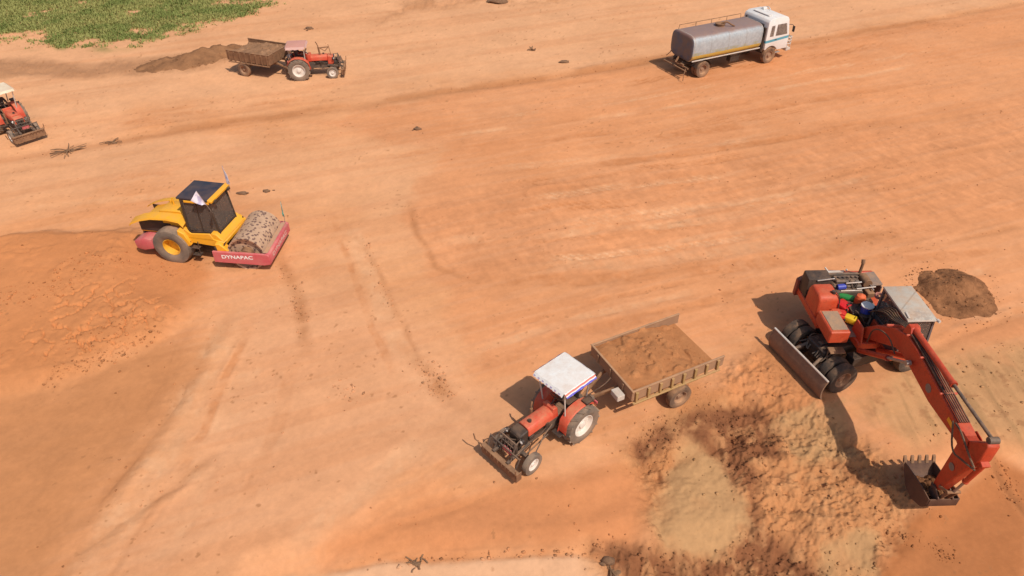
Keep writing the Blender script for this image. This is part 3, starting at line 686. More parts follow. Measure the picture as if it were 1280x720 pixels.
        ex.cyl((1.1, -.33, .75), (1.1, -.33, 1.28), .045).tube([(1.1, -.33, 1.28), (1.1, -.33, 1.42), (1.04, -.36, 1.5)], .028); ex.build('exhaust', M['rust'], t)
    # front guard with battery tray, cooler and a wide toothed plate
    g = MB()
    for s in (1, -1):
        g.bar((1.7, s * .24, .70), (2.62, s * .30, .62), .07, .09).bar((2.55, s * .34, .60), (2.30, s * .34, 1.22), .04, .04).bar((2.55, s * .58, .58), (2.42, s * .62, .95), .035, .035).bar((2.06, s * .27, 1.18), (2.34, s * .34, 1.20), .03, .03)
    g.bar((2.31, -.36, 1.2), (2.31, .36, 1.2), .04, .04).bar((2.44, -.62, .92), (2.44, .62, .92), .04, .04).bar((2.36, -.36, 1.05), (2.36, .36, 1.05), .03, .03)
    for i in range(6): g.bar((2.46, -.3 + .12 * i, .66), (2.33, -.3 + .12 * i, 1.2), .018, .018)
    g.build('front_guard', M['engine'], t)
    bt = MB(); bt.box((2.22, .1, .86), (.2, .26, .24)).box((2.2, -.18, .84), (.22, .2, .2)).cyl((2.28, .3, .8), (2.28, .3, 1.0), .05).tube([(2.1, .1, 1.05), (2.25, .0, 1.12), (2.3, -.2, 1.0)], .02); bt.build('battery', M['black'], t)
    pk = MB(); pk.box((2.40, .06, .82), (.06, .34, .18)); pk.build('number_plate', M['pink_red'], t)
    pl = MB(); w_ = .74
    pl.sheet([[(2.62 + .05 * math.cos(a), y_, .36 + .30 * a / 1.2 - .12) for a in np.linspace(0, 1.2, 4)] for y_ in np.linspace(-w_, w_, 9)], .03)
    pl.box((2.63, 0, .56), (.16, 2 * w_, .05))
    for i in range(9): pl.box((2.66, -.64 + .16 * i, .50), (.12, .035, .10))
    pl.box((2.58, -w_ - .01, .42), (.2, .03, .34)).box((2.58, w_ + .01, .42), (.2, .03, .34)).build('front_plate', M['rust'], t)
    for s in (1, -1):
        hk = MB(); hk.bar((2.60, s * .74, .48), (2.72, s * (.98 if s < 0 else .76), .62), .03, .03).cyl((2.72, s * (.98 if s < 0 else .76), .62), (2.74, s * (1.02 if s < 0 else .78), .85), .02); hk.build('marker_rod', M['rust'], t)
    h = MB(); h.bar((-.1, .2, .5), (-.75, .28, .48), .04, .05).bar((-.1, -.2, .5), (-.75, -.28, .48), .04, .05).bar((-.7, -.3, .48), (-.7, .3, .48), .05, .05).bar((-.2, 0, 1.0), (-.7, 0, .85), .05, .05).cyl((-.72, .36, .92), (-.80, .36, .92), .12).box((-.5, 0, .95), (.2, .62, .08)).bar((-.55, .3, .95), (-.72, .36, .92), .04, .04); h.build('hitch', M['engine'], t)
    if canopy:
        cz, cx, L, W, mat, sag = canopy
        cp = MB(); N = 9
        cp.sheet([[(cx - L / 2 + L * i / (N - 1), -W / 2 + W * j / (N - 1), cz + sag * (math.sin(math.pi * i / (N - 1)) * math.sin(math.pi * j / (N - 1)) + .2 * math.sin(3.3 * i + 2 * j))) for j in range(N)] for i in range(N)], .02)
        c = cp.build('canopy', mat[0], t)
        for nm, (mx, axis) in (('side', (mat[1], 0)), ('front', (mat[2], 1))):
            for s in (1, -1):
                v = MB()
                if axis == 0: v.sheet([[(cx - L / 2 + L * i / 10, s * (W / 2 + .005), cz + .012), (cx - L / 2 + L * i / 10, s * (W / 2 + .07), cz - .05 + .01 * math.sin(i * 2.1)), (cx - L / 2 + L * i / 10, s * (W / 2 + .12), cz - .11 + .015 * math.sin(i * 2.1))] for i in range(11)], .008)
                else: v.sheet([[(cx + s * (L / 2 + .005), -W / 2 + W * i / 10, cz + .012), (cx + s * (L / 2 + .06), -W / 2 + W * i / 10, cz - .04 + .01 * math.sin(i * 1.7)), (cx + s * (L / 2 + .09), -W / 2 + W * i / 10, cz - .08 + .012 * math.sin(i * 2.3))] for i in range(11)], .008)
                v.build('valance', mx, c)
        for sx in (1, -1):
            for s in (1, -1):
                pp = MB(); bx = .42 if sx > 0 else -.42
                pp.tube([(bx, s * .44, .6 if sx > 0 else 1.28), (cx + sx * (L / 2 - .08), s * (W / 2 - .06), cz - .02)], .024, 8, 0); pp.build('canopy_post', M['grey'] if sx < 0 else M['roofwhite'], t)
    return t

def stripes(name, base, bands, axis, dash=0):
    """painted bands across a coordinate of the part (axis 0 x, 1 y, 2 z)"""
    def f(n):
        s = n.nodes.new('ShaderNodeSeparateXYZ'); n.links.new(n.nodes.new('ShaderNodeTexCoord').outputs['Object'], s.inputs[0]); c = base
        for ax, lo, hi, k, per in bands:
            a = math_n(n, 'GREATER_THAN', s.outputs[ax], lo); b = math_n(n, 'LESS_THAN', s.outputs[ax], hi); q = math_n(n, 'MULTIPLY', a, b)
            if per:
                w = math_n(n, 'GREATER_THAN', math_n(n, 'FRACT', math_n(n, 'MULTIPLY', s.outputs[per[0]], per[1])), per[2]); q = math_n(n, 'MULTIPLY', q, w)
            c = mixc(n, q, c, k)
        return c
    return paint(name, (.8, .79, .77), .6, .12, stain=.08, base=f)
cw = paint('white canopy sheet', (.74, .72, .69), .7, .30, stain=.22)
W_ = (.70, .69, .67)
v_side = stripes('printed canopy edge', W_, [(2, 2.275, 2.31, (.70, .16, .12), None), (2, 2.205, 2.25, (.09, .09, .55), None)], 2)
v_front = stripes('printed canopy front', W_, [(2, 2.26, 2.295, (.35, .30, .45), (1, 6.0, .55)), (2, 2.22, 2.255, (.62, .30, .26), (1, 9.0, .5))], 2)
NT = (1.60, 14.93, -.02)
tractor('red tractor under a plain white canopy with blue striped edge, hitched to the loaded trailer', NT, -137.8, (2.32, .12, 1.22, 1.18, (cw, v_side, v_front), .02), steer=R(4), nose=M['black'])
pinkc = paint('faded pink canopy cloth', (.55, .26, .22), .8, .3, stain=.3)
pinkv = paint('pale canopy hem', (.55, .33, .29), .8, .2, stain=.15)
tractor('red tractor with faded pink canopy and dark rack over its hood, near the grass', (-12.94, 42.99, -.02), 7.5, (1.98, -.02, 1.1, 1.2, (pinkc, pinkv, pinkv), .05), front='rack')
cream = paint('cream canopy board', (.74, .62, .46), .6, .3, stain=.1)
tractor('dusty red tractor with cream canopy and pinkish front, cut off by the left edge', (-26.75, 35.65, -.02), -41, (2.2, .02, 1.3, 1.3, (cream, cream, cream), .0), front='plate')
def driver(origin, deg, label, mats):
    a = R(deg); p = Vector((origin[0] - .12 * math.cos(a), origin[1] - .12 * math.sin(a), 1.08 - .02)); person(label, p, deg, mats)
driver((-12.94, 42.99), 7.5, 'driver in dark clothes seated on the tractor with the pink canopy', (M['cloth_dark'], M['skin'], M['hair']))
driver((-26.75, 35.65), -41, 'driver in dark clothes seated on the tractor at the left edge', (M['cloth_dark'], M['skin'], M['hair']))

# ------------------------------------------------------------------ tipping trailers with earth
def trailer(label, loc, deg, bx, L, W, z0, z1, mo, mi, hitch, tail=.0, mr=None):
    t = thing('trailer', label, 'trailer', loc, deg, 'tractor trailers loaded with earth')
    for s in (1, -1): wheel(t, (0, s * (W / 2 + .0), .41), s, .43, .24, .24, M['tyre_caked'], M['rim_brown'], 0, -.1, rnd.random())
    ch = MB()
    for s in (1, -1): ch.bar((bx - L / 2, s * .4, z0 - .1), (bx + L / 2, s * .4, z0 - .1), .09, .14).bar((bx + L / 2, s * .4, z0 - .1), (hitch[0], hitch[1] + s * .04, .52), .08, .1)
    for i in range(5): ch.bar((bx - L / 2 + .1 + i * (L - .2) / 4, -W / 2, z0 - .04), (bx - L / 2 + .1 + i * (L - .2) / 4, W / 2, z0 - .04), .06, .07)
    ch.cyl((0, -W / 2 + .05, .42), (0, W / 2 - .05, .42), .06).box((0, .4, .58), (.5, .1, .1)).box((0, -.4, .58), (.5, .1, .1)).cyl((hitch[0] - .1, hitch[1], .52), (hitch[0] + .08, hitch[1], .52), .06).bar((hitch[0] - .35, 0, .45), (hitch[0] - .35, 0, 0.02), .06, .06)
    ch.build('chassis', M['rust'], t)
    fl = MB(); fl.box((bx, 0, z0), (L, W - .02, .04)); fl.build('bed_floor', mi, t)
    for s in (1, -1):
        sb = MB(); sb.box((bx - tail / 2, s * W / 2, (z0 + z1) / 2), (L + tail, .035, z1 - z0)); sb.box((bx - tail / 2, s * W / 2, z1 + .012), (L + tail + .01, .07, .045)); side = sb.build('side_board', mo if s < 0 or deg > 90 else mi, t)
        rb = MB(); n = 8
        for i in range(n): rb.prism([(bx - L / 2 + .12 + i * (L - .24) / (n - 1) - .035, z0 - .06), (bx - L / 2 + .12 + i * (L - .24) / (n - 1) + .035, z0 - .06), (bx - L / 2 + .12 + i * (L - .24) / (n - 1) + .05, z1 - .02), (bx - L / 2 + .12 + i * (L - .24) / (n - 1) - .05, z1 - .02)], s * (W / 2 + .02), s * (W / 2 + .085), .006)
        rb.box((bx, s * (W / 2 + .06), z0 - .07), (L, .09, .06)); rb.build('rib', mr or M['ochre'], side)
    fb = MB(); fb.box((bx + L / 2, 0, (z0 + z1) / 2), (.04, W + .02, z1 - z0)).box((bx + L / 2, 0, z1 + .02), (.07, W + .08, .04))
    for y_ in (-.7, 0, .7): fb.box((bx + L / 2 + .04, y_, (z0 + z1) / 2), (.04, .07, z1 - z0 - .06))
    fb.build('front_board', mi, t)
    tb = MB(); tb.box((bx + L / 2 + .22, W / 2 - .42, z0 + .0), (.26, .38, .2)).bar((bx + L / 2, W / 2 - .42, z0 - .05), (bx + L / 2 + .3, W / 2 - .42, z0 - .08), .05, .04); tb.build('tool_box', M['roofwhite'], t)
    hs = MB(); hs.tube([(bx + L / 2 + .05, .1, z0 + .1), (bx + L / 2 + .4, .25, z0 + .05), (hitch[0], hitch[1] + .1, .7)], .018); hs.build('hydraulic_hose', M['hose'], t)
    return t
def soil_load(label, loc, deg, bx, L, W, z0, z1, seed, group, slope, mat):
    nx, ny = 90, 60; me = MB(); X, Y = np.meshgrid(np.linspace(-.5, .5, nx), np.linspace(-.5, .5, ny), indexing='ij')
    x = X * L; y = Y * W
    h = z1 - .07 + .10 * (1 - (2 * np.abs(Y)) ** 3) * (.4 + X) - slope * sstep(-.05, -.5, X) + (fbm(x * 1.4 + seed, y * 1.4, 4, seed) - .5) * .17 + (fbm(x * 5, y * 5, 3, seed + 4) - .5) * .05 + sstep(.6, .75, fbm(x * 3.5, y * 3.5, 2, seed + 9)) * .07
    h = np.maximum(h, z0 + .05 + .0 * h)
    edge = np.minimum(h, z1 + .12)
    T = [[me.bm.verts.new((bx + x[i, j], y[i, j], edge[i, j])) for j in range(ny)] for i in range(nx)]
    B = [[me.bm.verts.new((bx + x[i, j], y[i, j], z0 + .022)) for j in range(ny)] for i in range(nx)]
    f = me.bm.faces.new
    for i in range(nx - 1):
        for j in range(ny - 1): f((T[i][j], T[i + 1][j], T[i + 1][j + 1], T[i][j + 1]))
        f((T[i][0], B[i][0], B[i + 1][0], T[i + 1][0])); f((T[i][-1], T[i + 1][-1], B[i + 1][-1], B[i][-1]))
    for j in range(ny - 1): f((T[0][j], T[0][j + 1], B[0][j + 1], B[0][j])); f((T[-1][j], B[-1][j], B[-1][j + 1], T[-1][j + 1]))
    f((B[0][0], B[0][-1], B[-1][-1], B[-1][0])) if False else None
    rn = random.Random(seed)
    for k in range(170):
        i = rn.randrange(4, nx - 4); j = rn.randrange(3, ny - 3); me.lump((bx + x[i, j], y[i, j], edge[i, j]), .012 + .03 * rn.random() ** 3, (1.2, 1, .8), .3, 1, rn)
    o = me.build('soil_load', mat, None, angle=60); o.location = loc; o.rotation_euler = (0, 0, R(deg)); return tag(o, label, 'earth load', group)
TR = ((4.72, 16.78, -.02), 206.8)
trailer('earth brown trailer with ochre ribbed sides behind the white canopied tractor', *TR, .2, 3.30, 2.3, 1.06, 1.44, M['trailer_in'], M['trailer_in'], (2.9, 0), .14)
load_a = soil_mat('fresh orange fill', (.37, .150, .058), (.43, .185, .075), None, ((12, .03, .5), (45, .012, .7)))
load_b = soil_mat('dark brown fill', (.24, .125, .065), (.33, .18, .10), None, ((12, .03, .5), (45, .012, .7)))
LG = 'earth loads in the trailers'
soil_load('orange brown earth filling the trailer behind the white canopied tractor', *TR, .2, 3.25, 2.24, 1.06, 1.44, 5, LG, .34, load_a)
TF = ((-16.02, 44.04, -.02), -20)
trailer('rusty brown trailer behind the pink canopied tractor', *TF, .5, 2.95, 2.2, .9, 1.48, M['rust'], M['rust'], (2.62, -.25), .1, M['rust'])
soil_load('dull brown earth level in the rusty trailer behind the pink canopied tractor', *TF, .5, 2.90, 2.14, .9, 1.42, 9, LG, .12, load_b)

# ------------------------------------------------------------------ vibratory roller
def roller():
    t = thing('road_roller', 'yellow road roller with dark cab and dusty drum in a red frame', 'road roller', (-13.27, 24.42, -.02), -11)
    for s in (1, -1): wheel(t, (0, s * .80, .76), s, .78, .58, .36, M['tyre'], M['rim_yellow'], 0, -.45, rnd.random())
    b = MB(); b.box((-.2, 0, .85), (2.2, .95, .55), bev=.04).cyl((0, -.6, .76), (0, .6, .76), .2).box((1.2, 0, .7), (.7, .6, .5)).box((1.7, 0, .62), (.5, .35, .3)); b.build('chassis', M['black'], t)
    # engine hood: stepped yellow cover sloping to the tail
    h = MB(); h.prism([(-1.52, 1.02), (-1.55, 1.40), (-1.25, 1.66), (-.35, 1.92), (.55, 1.95), (.62, 1.1)], -.52, .52, .05, seg=2); hood = h.build('hood', M['yellow'], t)
    for s in (1, -1):
        v = MB(); v.box((-.95, s * .525, 1.38), (1.1, .02, .56), (0, 0, 0), .004); v.box((-.3, s * .527, 1.3), (.4, .024, .5), (0, 0, 0), .004); v.build('vent', M['black'], hood)
    ec = MB(); ec.prism([(-.62, 1.86), (-.55, 2.0), (.35, 2.06), (.5, 1.9)], -.34, .40, .03); ec.cyl((-.2, .15, 2.0), (-.2, .15, 2.32), .035).cyl((-.42, .3, 1.9), (-.42, .3, 2.12), .05); ec.build('air_intake', M['yellow'], hood)
    for s in (1, -1):   # big sheet fenders that reach beyond the tail
        f = MB(); P = [(-1.72, 1.52), (-1.64, 1.60), (-1.2, 1.80), (-.7, 1.93), (.0, 1.98), (.5, 1.92), (.66, 1.72)]
        f.sheet([[(x, s * .44, z + .03), (x, s * .62, z + .01), (x, s * .80, z - .03), (x, s * .82, z - .09)] for x, z in P], .02); f.build('fender', M['yellow'], t)
        sp = MB(); sp.prism([(.35, 1.0), (.45, 1.6), (.72, 1.45), (.9, .95), (.75, .85)], s * .55, s * .98, .03); sp.build('side_panel', M['yellow'], t)
        bt = MB(); bt.prism([(-1.62, .48), (-1.66, .82), (-1.2, 1.0), (-.85, .98), (-.82, .55), (-1.3, .42)], s * .22, s * .98, .05, seg=2); bt.build('tail_box', M['pink_red'], t)
        stp = MB(); stp.box((1.0, s * .88, .5), (.34, .24, .04)).box((1.0, s * .86, .8), (.34, .2, .04)).bar((.86, s * .95, .48), (.86, s * .9, 1.1), .03, .03).bar((1.16, s * .95, .48), (1.16, s * .9, 1.1), .03, .03); stp.build('step', M['black'], t)
    rad = MB(); rad.box((-1.5, 0, .85), (.1, .9, .5)); rad.build('tail_guard', M['black'], t)
    # platform and cab
    pf = MB(); pf.prism([(.62, 1.0), (.62, 1.28), (1.9, 1.28), (2.3, 1.18), (2.3, 1.02), (1.9, .92)], -.86, .86, .03)
    pf.prism([(1.72, 1.18), (1.78, 1.52), (2.02, 1.50), (2.28, 1.2)], -.84, .84, .03)
    for s in (1, -1): pf.prism([(.70, 1.2), (.70, 1.62), (.95, 1.42), (1.75, 1.5), (1.9, 1.2)], s * .80, s * .86, .01)
    pf.build('platform', M['yellow'], t)
    x0, x1, w, z0, z1 = .74, 2.00, .62, 1.28, 2.82
    cf = MB()
    for s in (1, -1):
        cf.bar((x0, s * w, z0), (x0 + .04, s * w, z1), .08, .08).bar((x1 + .06, s * w, z0 + .1), (x1 - .08, s * w, z1), .07, .07).bar((x0 + .62, s * w, z0), (x0 + .62, s * w, z1), .045, .05)
        cf.bar((x0, s * w, z0 + .06), (x1 + .06, s * w, z0 + .14), .06, .1).bar((x0, s * w, z1 - .04), (x1 - .06, s * w, z1 - .04), .06, .08)
    cf.bar((x0, -w, z1 - .04), (x0, w, z1 - .04), .06, .08).bar((x1 - .08, -w, z1 - .04), (x1 - .08, w, z1 - .04), .06, .08).bar((x1 + .05, -w, z0 + .2), (x1 + .05, w, z0 + .2), .06, .1).box((x0, 0, z0 + .4), (.05, 2 * w, .7)).bar((x1 - .02, 0, z0 + .2), (x1 - .08, 0, z1), .04, .04)
    cab = cf.build('cab_frame', M['darkpost'], t)
    def pane(a, b_, c, d): 
        q = MB(); q.sheet([[a, b_], [d, c]], .008); q.build('window', M['darkglass'], cab)
    for s in (1, -1):
        pane((x0 + .04, s * w, z0 + .15), (x0 + .60, s * w, z0 + .15), (x0 + .60, s * w, z1 - .08), (x0 + .06, s * w, z1 - .08))
        pane((x0 + .65, s * w, z0 + .15), (x1 + .02, s * w, z0 + .2), (x1 - .08, s * w, z1 - .08), (x0 + .65, s * w, z1 - .08))
    pane((x1 + .05, -w, z0 + .24), (x1 + .05, w, z0 + .24), (x1 - .07, w, z1 - .08), (x1 - .07, -w, z1 - .08))
    pane((x0, -w, z0 + .76), (x0, w, z0 + .76), (x0 + .03, w, z1 - .08), (x0 + .03, -w, z1 - .08))
    rf = MB(); rf.box(((x0 + x1) / 2 - .07, 0, z1 + .06), (1.34, 1.36, .09), (0, 0, 0), .035, 2); roof = rf.build('cab_roof', M['blueblack'], t)
    yt = MB(); yt.box((x1 + .03, 0, z1 + .05), (.20, 1.38, .11), (0, 8, 0), .02)
    for s in (1, -1): yt.box(((x0 + x1) / 2 + .1, s * .695, z1 - .03), (1.05, .035, .09))
    yt.build('roof_trim', M['yellow'], roof)
    for s in (1, -1):
        rl = MB(); rl.box((x1 + .16, s * .5, z1 - .02), (.07, .16, .12)); rl.build('work_lamp', M['black'], roof)
    s_ = MB(); s_.box((1.15, .05, 1.72), (.5, .5, .12), bev=.04).box((.92, .05, 2.05), (.12, .48, .6), bev=.04).box((1.15, .05, 1.5), (.3, .3, .35)); s_.build('seat', M['black'], t)
    cs = MB(); cs.box((1.75, 0, 1.6), (.2, .5, .6)).cyl((1.7, 0, 1.85), (1.55, 0, 2.0), .03); 
    ring = [Vector((1.53, 0, 2.0)) + Euler((0, R(-40), 0)).to_matrix() @ Vector((.19 * math.cos(a), .19 * math.sin(a), 0)) for a in np.linspace(0, 2 * math.pi, 19)]
    cs.tube(ring, .016, 6, 0); cs.build('console', M['grey'], t)
    mr = MB(); mr.bar((x1, -.7, 2.5), (x1 + .15, -.92, 2.55), .02, .02).box((x1 + .16, -.95, 2.5), (.04, .14, .26)); mr.build('mirror', M['black'], t)
    # drum and frame
    xd, rd, wd_ = 2.98, .73, 1.04
    d = MB(); d.lathe([(.02, -.86), (.3, -.86), (.62, -.88), (.66, -wd_ + .02), (rd, -wd_), (rd, -.5), (rd, 0), (rd, .5), (rd, wd_), (.66, wd_ - .02), (.62, .88), (.3, .86), (.02, .86)], (xd, 0, .72), 'y', 56)
    m, n, bs = nodes_mat('mud flecked drum'); tc = n.nodes.new('ShaderNodeTexCoord').outputs['Object']
    vo = n.nodes.new('ShaderNodeTexVoronoi'); vo.inputs['Scale'].default_value = 7.0; n.links.new(tc, vo.inputs['Vector'])
    n1 = noise_n(n, 9, 4, .7, tc); k = ramp_n(n, math_n(n, 'ADD', vo.outputs['Distance'], math_n(n, 'MULTIPLY', n1, .9)), .76, .86)
    c = mixc(n, ramp_n(n, noise_n(n, 3, 4, .6, tc), .35, .65), (.52, .33, .21), (.42, .26, .165)); c = mixc(n, math_n(n, 'MULTIPLY', math_n(n, 'SUBTRACT', 1., k), .9), c, (.12, .06, .05))
    n.links.new(c, bs.inputs['Base Color']); bs.inputs['Roughness'].default_value = .8
    d.build('drum', m, t)
    hb = MB(); 
    for s in (1, -1): hb.cyl((xd, s * .84, .72), (xd, s * 1.08, .72), .26, .2).box((xd, s * 1.06, .62), (.5, .08, .5))
    hb.build('drum_hub', M['rust'], t)
    for s in (1, -1):
        fb = MB(); fb.prism([(1.72, .42), (1.72, .92), (3.84, .86), (3.96, .80), (3.96, .40), (3.7, .34)], s * 1.12, s * 1.22, .015); beam = fb.build('frame_beam', M['pink_red'], t)
        lettering('DYNAPAC', .215, M['text_white'], beam, (2.68, s * 1.226, .69), (R(90), 0, 0 if s < 0 else R(180)), .003, 1.25)
        yk = MB(); yk.prism([(1.9, .86), (1.86, 1.2), (2.05, 1.2), (2.28, .96), (2.34, .86)], s * .82, s * 1.12, .02); yk.build('yoke_arm', M['yellow'], t)
    faint = paint('worn letters', (.62, .42, .38), .6, .3)
    fr = MB(); fr.prism([(3.76, .36), (3.76, .82), (3.84, .86), (3.96, .80), (3.96, .40)], -1.115, 1.115, .012); bar = fr.build('front_beam', M['pink_red'], t)
    lettering('DYNAPAC', .24, faint, bar, (3.965, 0, .6), (R(90), 0, R(90)), .003, 1.5)
    dl = MB(); dl.box((3.80, 0, .872), (.16, 2.2, .02)).box((3.70, 0, .83), (.06, 2.1, .06)); dl.build('scraper', paint('dusty scraper', (.42, .25, .18), .7, .8), bar)
    rb = MB(); rb.box((1.9, 0, .84), (.22, 2.2, .36)).box((2.14, 0, 1.0), (.04, 2.06, .34), (0, 18, 0)); rb.build('rear_beam', M['darkpost'], t)
    a_ = R(7); pv = Vector((1.5, 0, 0))          # the front frame is steered a little
    for o in t.children:
        if o.name.split('.')[0] in ('drum', 'drum_hub', 'frame_beam', 'yoke_arm', 'front_beam', 'rear_beam'): o.rotation_euler = (0, 0, a_); o.location = pv - Matrix.Rotation(a_, 3, 'Z') @ pv
    ho = MB()
    for s in (1, -1): ho.tube([(1.3, s * .3, .7), (1.7, s * .5, .45), (1.9, s * .6, .6)], .03)
    ho.build('hydraulic_hose', M['hose'], t)
    return t
roller()
def flag(label, loc, deg, cols, h, L, lean, tilt=0):
    f = thing('flag', label, 'flag', loc, deg, 'little flags on the road roller')
    p = MB(); p.cyl((0, 0, 0), (lean, 0, h), .012, .009, 8); p.build('pole', M['chrome'], f)
    c = MB(); q = []
    for i in range(9):
        s = i / 8; row = []
        for j in range(5):
            v = j / 4; top = Vector((lean, 0, h)); bot = Vector((lean * .35, 0, h * .35))
            b = bot.lerp(top, v); e = Vector((-L * .25, 0, h * (.25 - .45 * s)))
            row.append(b + Vector((-L * s * (.3 + .3 * v), .07 * math.sin(4.2 * s + v * 2) * s, -.42 * h * s * v + .05 * s)))
        q.append(row)
    c.sheet(q, .006)
    def base(n):
        tc = n.nodes.new('ShaderNodeTexCoord').outputs['Object']; return mixc(n, ramp_n(n, noise_n(n, 4, 2, .5, tc), .44, .52), cols[0], cols[1])
    c.build('cloth', paint('flag cloth ' + label[:6], (.5, .5, .5), .8, .05, stain=.05, base=base), f); return f
def on_roller(x, y, z):
    a = R(-11); return (-13.27 + x * math.cos(a) - y * math.sin(a), 24.42 + x * math.sin(a) + y * math.cos(a), z - .02)
lil = ((.45, .42, .58), (.72, .68, .76))
flag('lilac flag drooping at the corner of the roller cab roof nearest the red frame lettering', on_roller(2.04, -.70, 2.42), 15, lil, 1.0, .5, -.32)
flag('lilac flag standing up at the far corner of the roller cab roof', on_roller(2.04, .70, 2.5), 120, lil, 1.1, .8, .18)
flag('teal green flag on the far end of the roller drum frame', on_roller(3.71, 1.40, .84), 100, ((.03, .30, .22), (.25, .48, .42)), 1.0, .65, .05)

# ------------------------------------------------------------------ water tanker
def tanker():
    t = thing('tanker_truck', 'water tanker truck with white cab, blue stripe and grey tank with yellow band', 'tanker truck', (11.14, 43.71, -.02), 27)
    for s in (1, -1):
        wheel(t, (0, s * .98, .5), s, .51, .26, .29, M['tyre_caked'], M['rim_brown'], 0, -.35, rnd.random()); wheel(t, (0, s * .68, .5), s, .51, .26, .29, M['tyre_caked'], M['rim_brown'], 0, -.35, rnd.random())
        wheel(t, (5.25, s * .98, .5), s, .51, .28, .29, M['tyre_caked'], M['rim_brown'], 0, .25, rnd.random())
    ch = MB()
    for s in (1, -1): ch.bar((-1.15, s * .42, .86), (6.6, s * .42, .86), .09, .22)
    for x in (-.9, .8, 2.2, 3.6): ch.box((x, 0, .86), (.1, .84, .16))
    ch.cyl((0, -.8, .5), (0, .8, .5), .1).cyl((0, -.2, .5), (0, .2, .5), .24).cyl((5.25, -.8, .5), (5.25, .8, .5), .07).box((2.2, .7, .75), (.9, .4, .45)).box((2.6, -.7, .72), (.7, .36, .4)).cyl((.6, 0, .6), (4.6, 0, .75), .05); ch.build('chassis', M['black'], t)
    # tank: rounded box section, dusty top, painted bands along the flank
    ny, zc, hw, hh = 40, 1.80, 1.08, .78
    sec = []
    for k in range(ny):
        a = 2 * math.pi * k / ny; c, s = math.cos(a), math.sin(a); sec.append((hw * math.copysign(abs(c) ** .46, c), zc + hh * math.copysign(abs(s) ** .52, s)))
    b = MB(); rings = []
    for x, k in ((-1.02, .80), (-1.0, .95), (-.95, 1), (-.9, 1), (.9, 1), (2.4, 1), (4.35, 1), (4.4, .95), (4.42, .8)):
        rings.append([b.bm.verts.new((x, y * k, zc + (z - zc) * k)) for y, z in sec])
    for A, B in zip(rings, rings[1:]):
        for k in range(ny): b.bm.faces.new((A[k], A[(k + 1) % ny], B[(k + 1) % ny], B[k]))
    b.bm.faces.new(rings[0][::-1]); b.bm.faces.new(rings[-1]); bmesh.ops.recalc_face_normals(b.bm, faces=b.bm.faces)
    def base(n):
        s = n.nodes.new('ShaderNodeSeparateXYZ'); tc = n.nodes.new('ShaderNodeTexCoord').outputs['Object']; n.links.new(tc, s.inputs[0]); X, Y, Z = s.outputs
        nn = noise_n(n, 1.6, 5, .65, tc); n2 = noise_n(n, 7, 4, .7, tc)
        c = mixc(n, ramp_n(n, n2, .35, .65), (.43, .475, .50), (.33, .37, .40))
        zz = math_n(n, 'ADD', Z, math_n(n, 'MULTIPLY', math_n(n, 'SUBTRACT', n2, .5), .05))
        def band(lo, hi, k, w, c):
            q = math_n(n, 'MULTIPLY', math_n(n, 'GREATER_THAN', zz, lo), math_n(n, 'LESS_THAN', zz, hi)); return mixc(n, math_n(n, 'MULTIPLY', q, w), c, k)
        for xs in (.35, 1.7, 3.05): c = mixc(n, math_n(n, 'MULTIPLY', math_n(n, 'LESS_THAN', math_n(n, 'ABSOLUTE', math_n(n, 'SUBTRACT', X, xs)), .02), .5), c, (.22, .20, .18))
        c = band(1.16, 1.44, (.60, .40, .06), .95, c)
        c = band(1.44, 1.62, (.33, .33, .16), math_n(n, 'MULTIPLY', ramp_n(n, nn, .42, .6), .7), c); c = band(1.0, 1.15, (.68, .66, .60), .8, c)
        side = math_n(n, 'LESS_THAN', Y, -.3); endp = math_n(n, 'GREATER_THAN', X, -.97)
        c = mixc(n, endp, mixc(n, ramp_n(n, nn, .4, .62), (.07, .10, .16), (.12, .105, .11)), c)  # rear end: its bluish shade is painted in as dark blue-grey
        c = mixc(n, math_n(n, 'MULTIPLY', ramp_n(n, math_n(n, 'ADD', Z, math_n(n, 'MULTIPLY', nn, .12)), 2.46, 2.58), .88), c, (.25, .14, .115))
        return c
    tank = b.build('tank', paint('weathered tank with painted end shade', (.4, .4, .38), .4, .18, stain=.25, base=base, metal=.1), t, angle=50)
    rm = MB(); rm.box((1.7, -1.05, 1.13), (5.3, .05, .07)).box((1.7, 1.05, 1.13), (5.3, .05, .07))
    for x in (-.9, 4.3): rm.tube([(x, y, z) for y, z in [(p[0] * 1.005, zc + (p[1] - zc) * 1.006) for p in sec + sec[:1]]], .014, 5, 0)
    rm.build('tank_band', M['roofwhite'], tank)
    ht = MB(); ht.cyl((1.75, .0, 2.55), (1.75, .0, 2.70), .28).cyl((1.75, 0, 2.70), (1.75, 0, 2.74), .31).tube([(1.75, -.1, 2.75), (1.95, -.3, 2.9), (2.2, -.45, 2.72), (2.45, -.5, 2.6)], .05); ht.build('hatch', M['rust'], tank)
    rl = MB(); rl.tube([(-.8, .75, 2.5), (-.75, .75, 2.78), (4.0, .75, 2.78), (4.05, .75, 2.5)], .02, 6, 0)
    for x in (.5, 1.7, 2.9): rl.cyl((x, .75, 2.5), (x, .75, 2.78), .015)
    rl.build('top_rail', M['rust'], tank)
    for x in (-.5, .9, 2.4, 3.9):
        sd_ = MB(); sd_.prism([(-.8, 1.03), (-.45, .97), (.45, .97), (.8, 1.03), (.95, 1.3), (.6, 1.2), (-.6, 1.2), (-.95, 1.3)], x - .05, x + .05, .01, 'yz'); sd_.build('tank_cradle', M['black'], t)
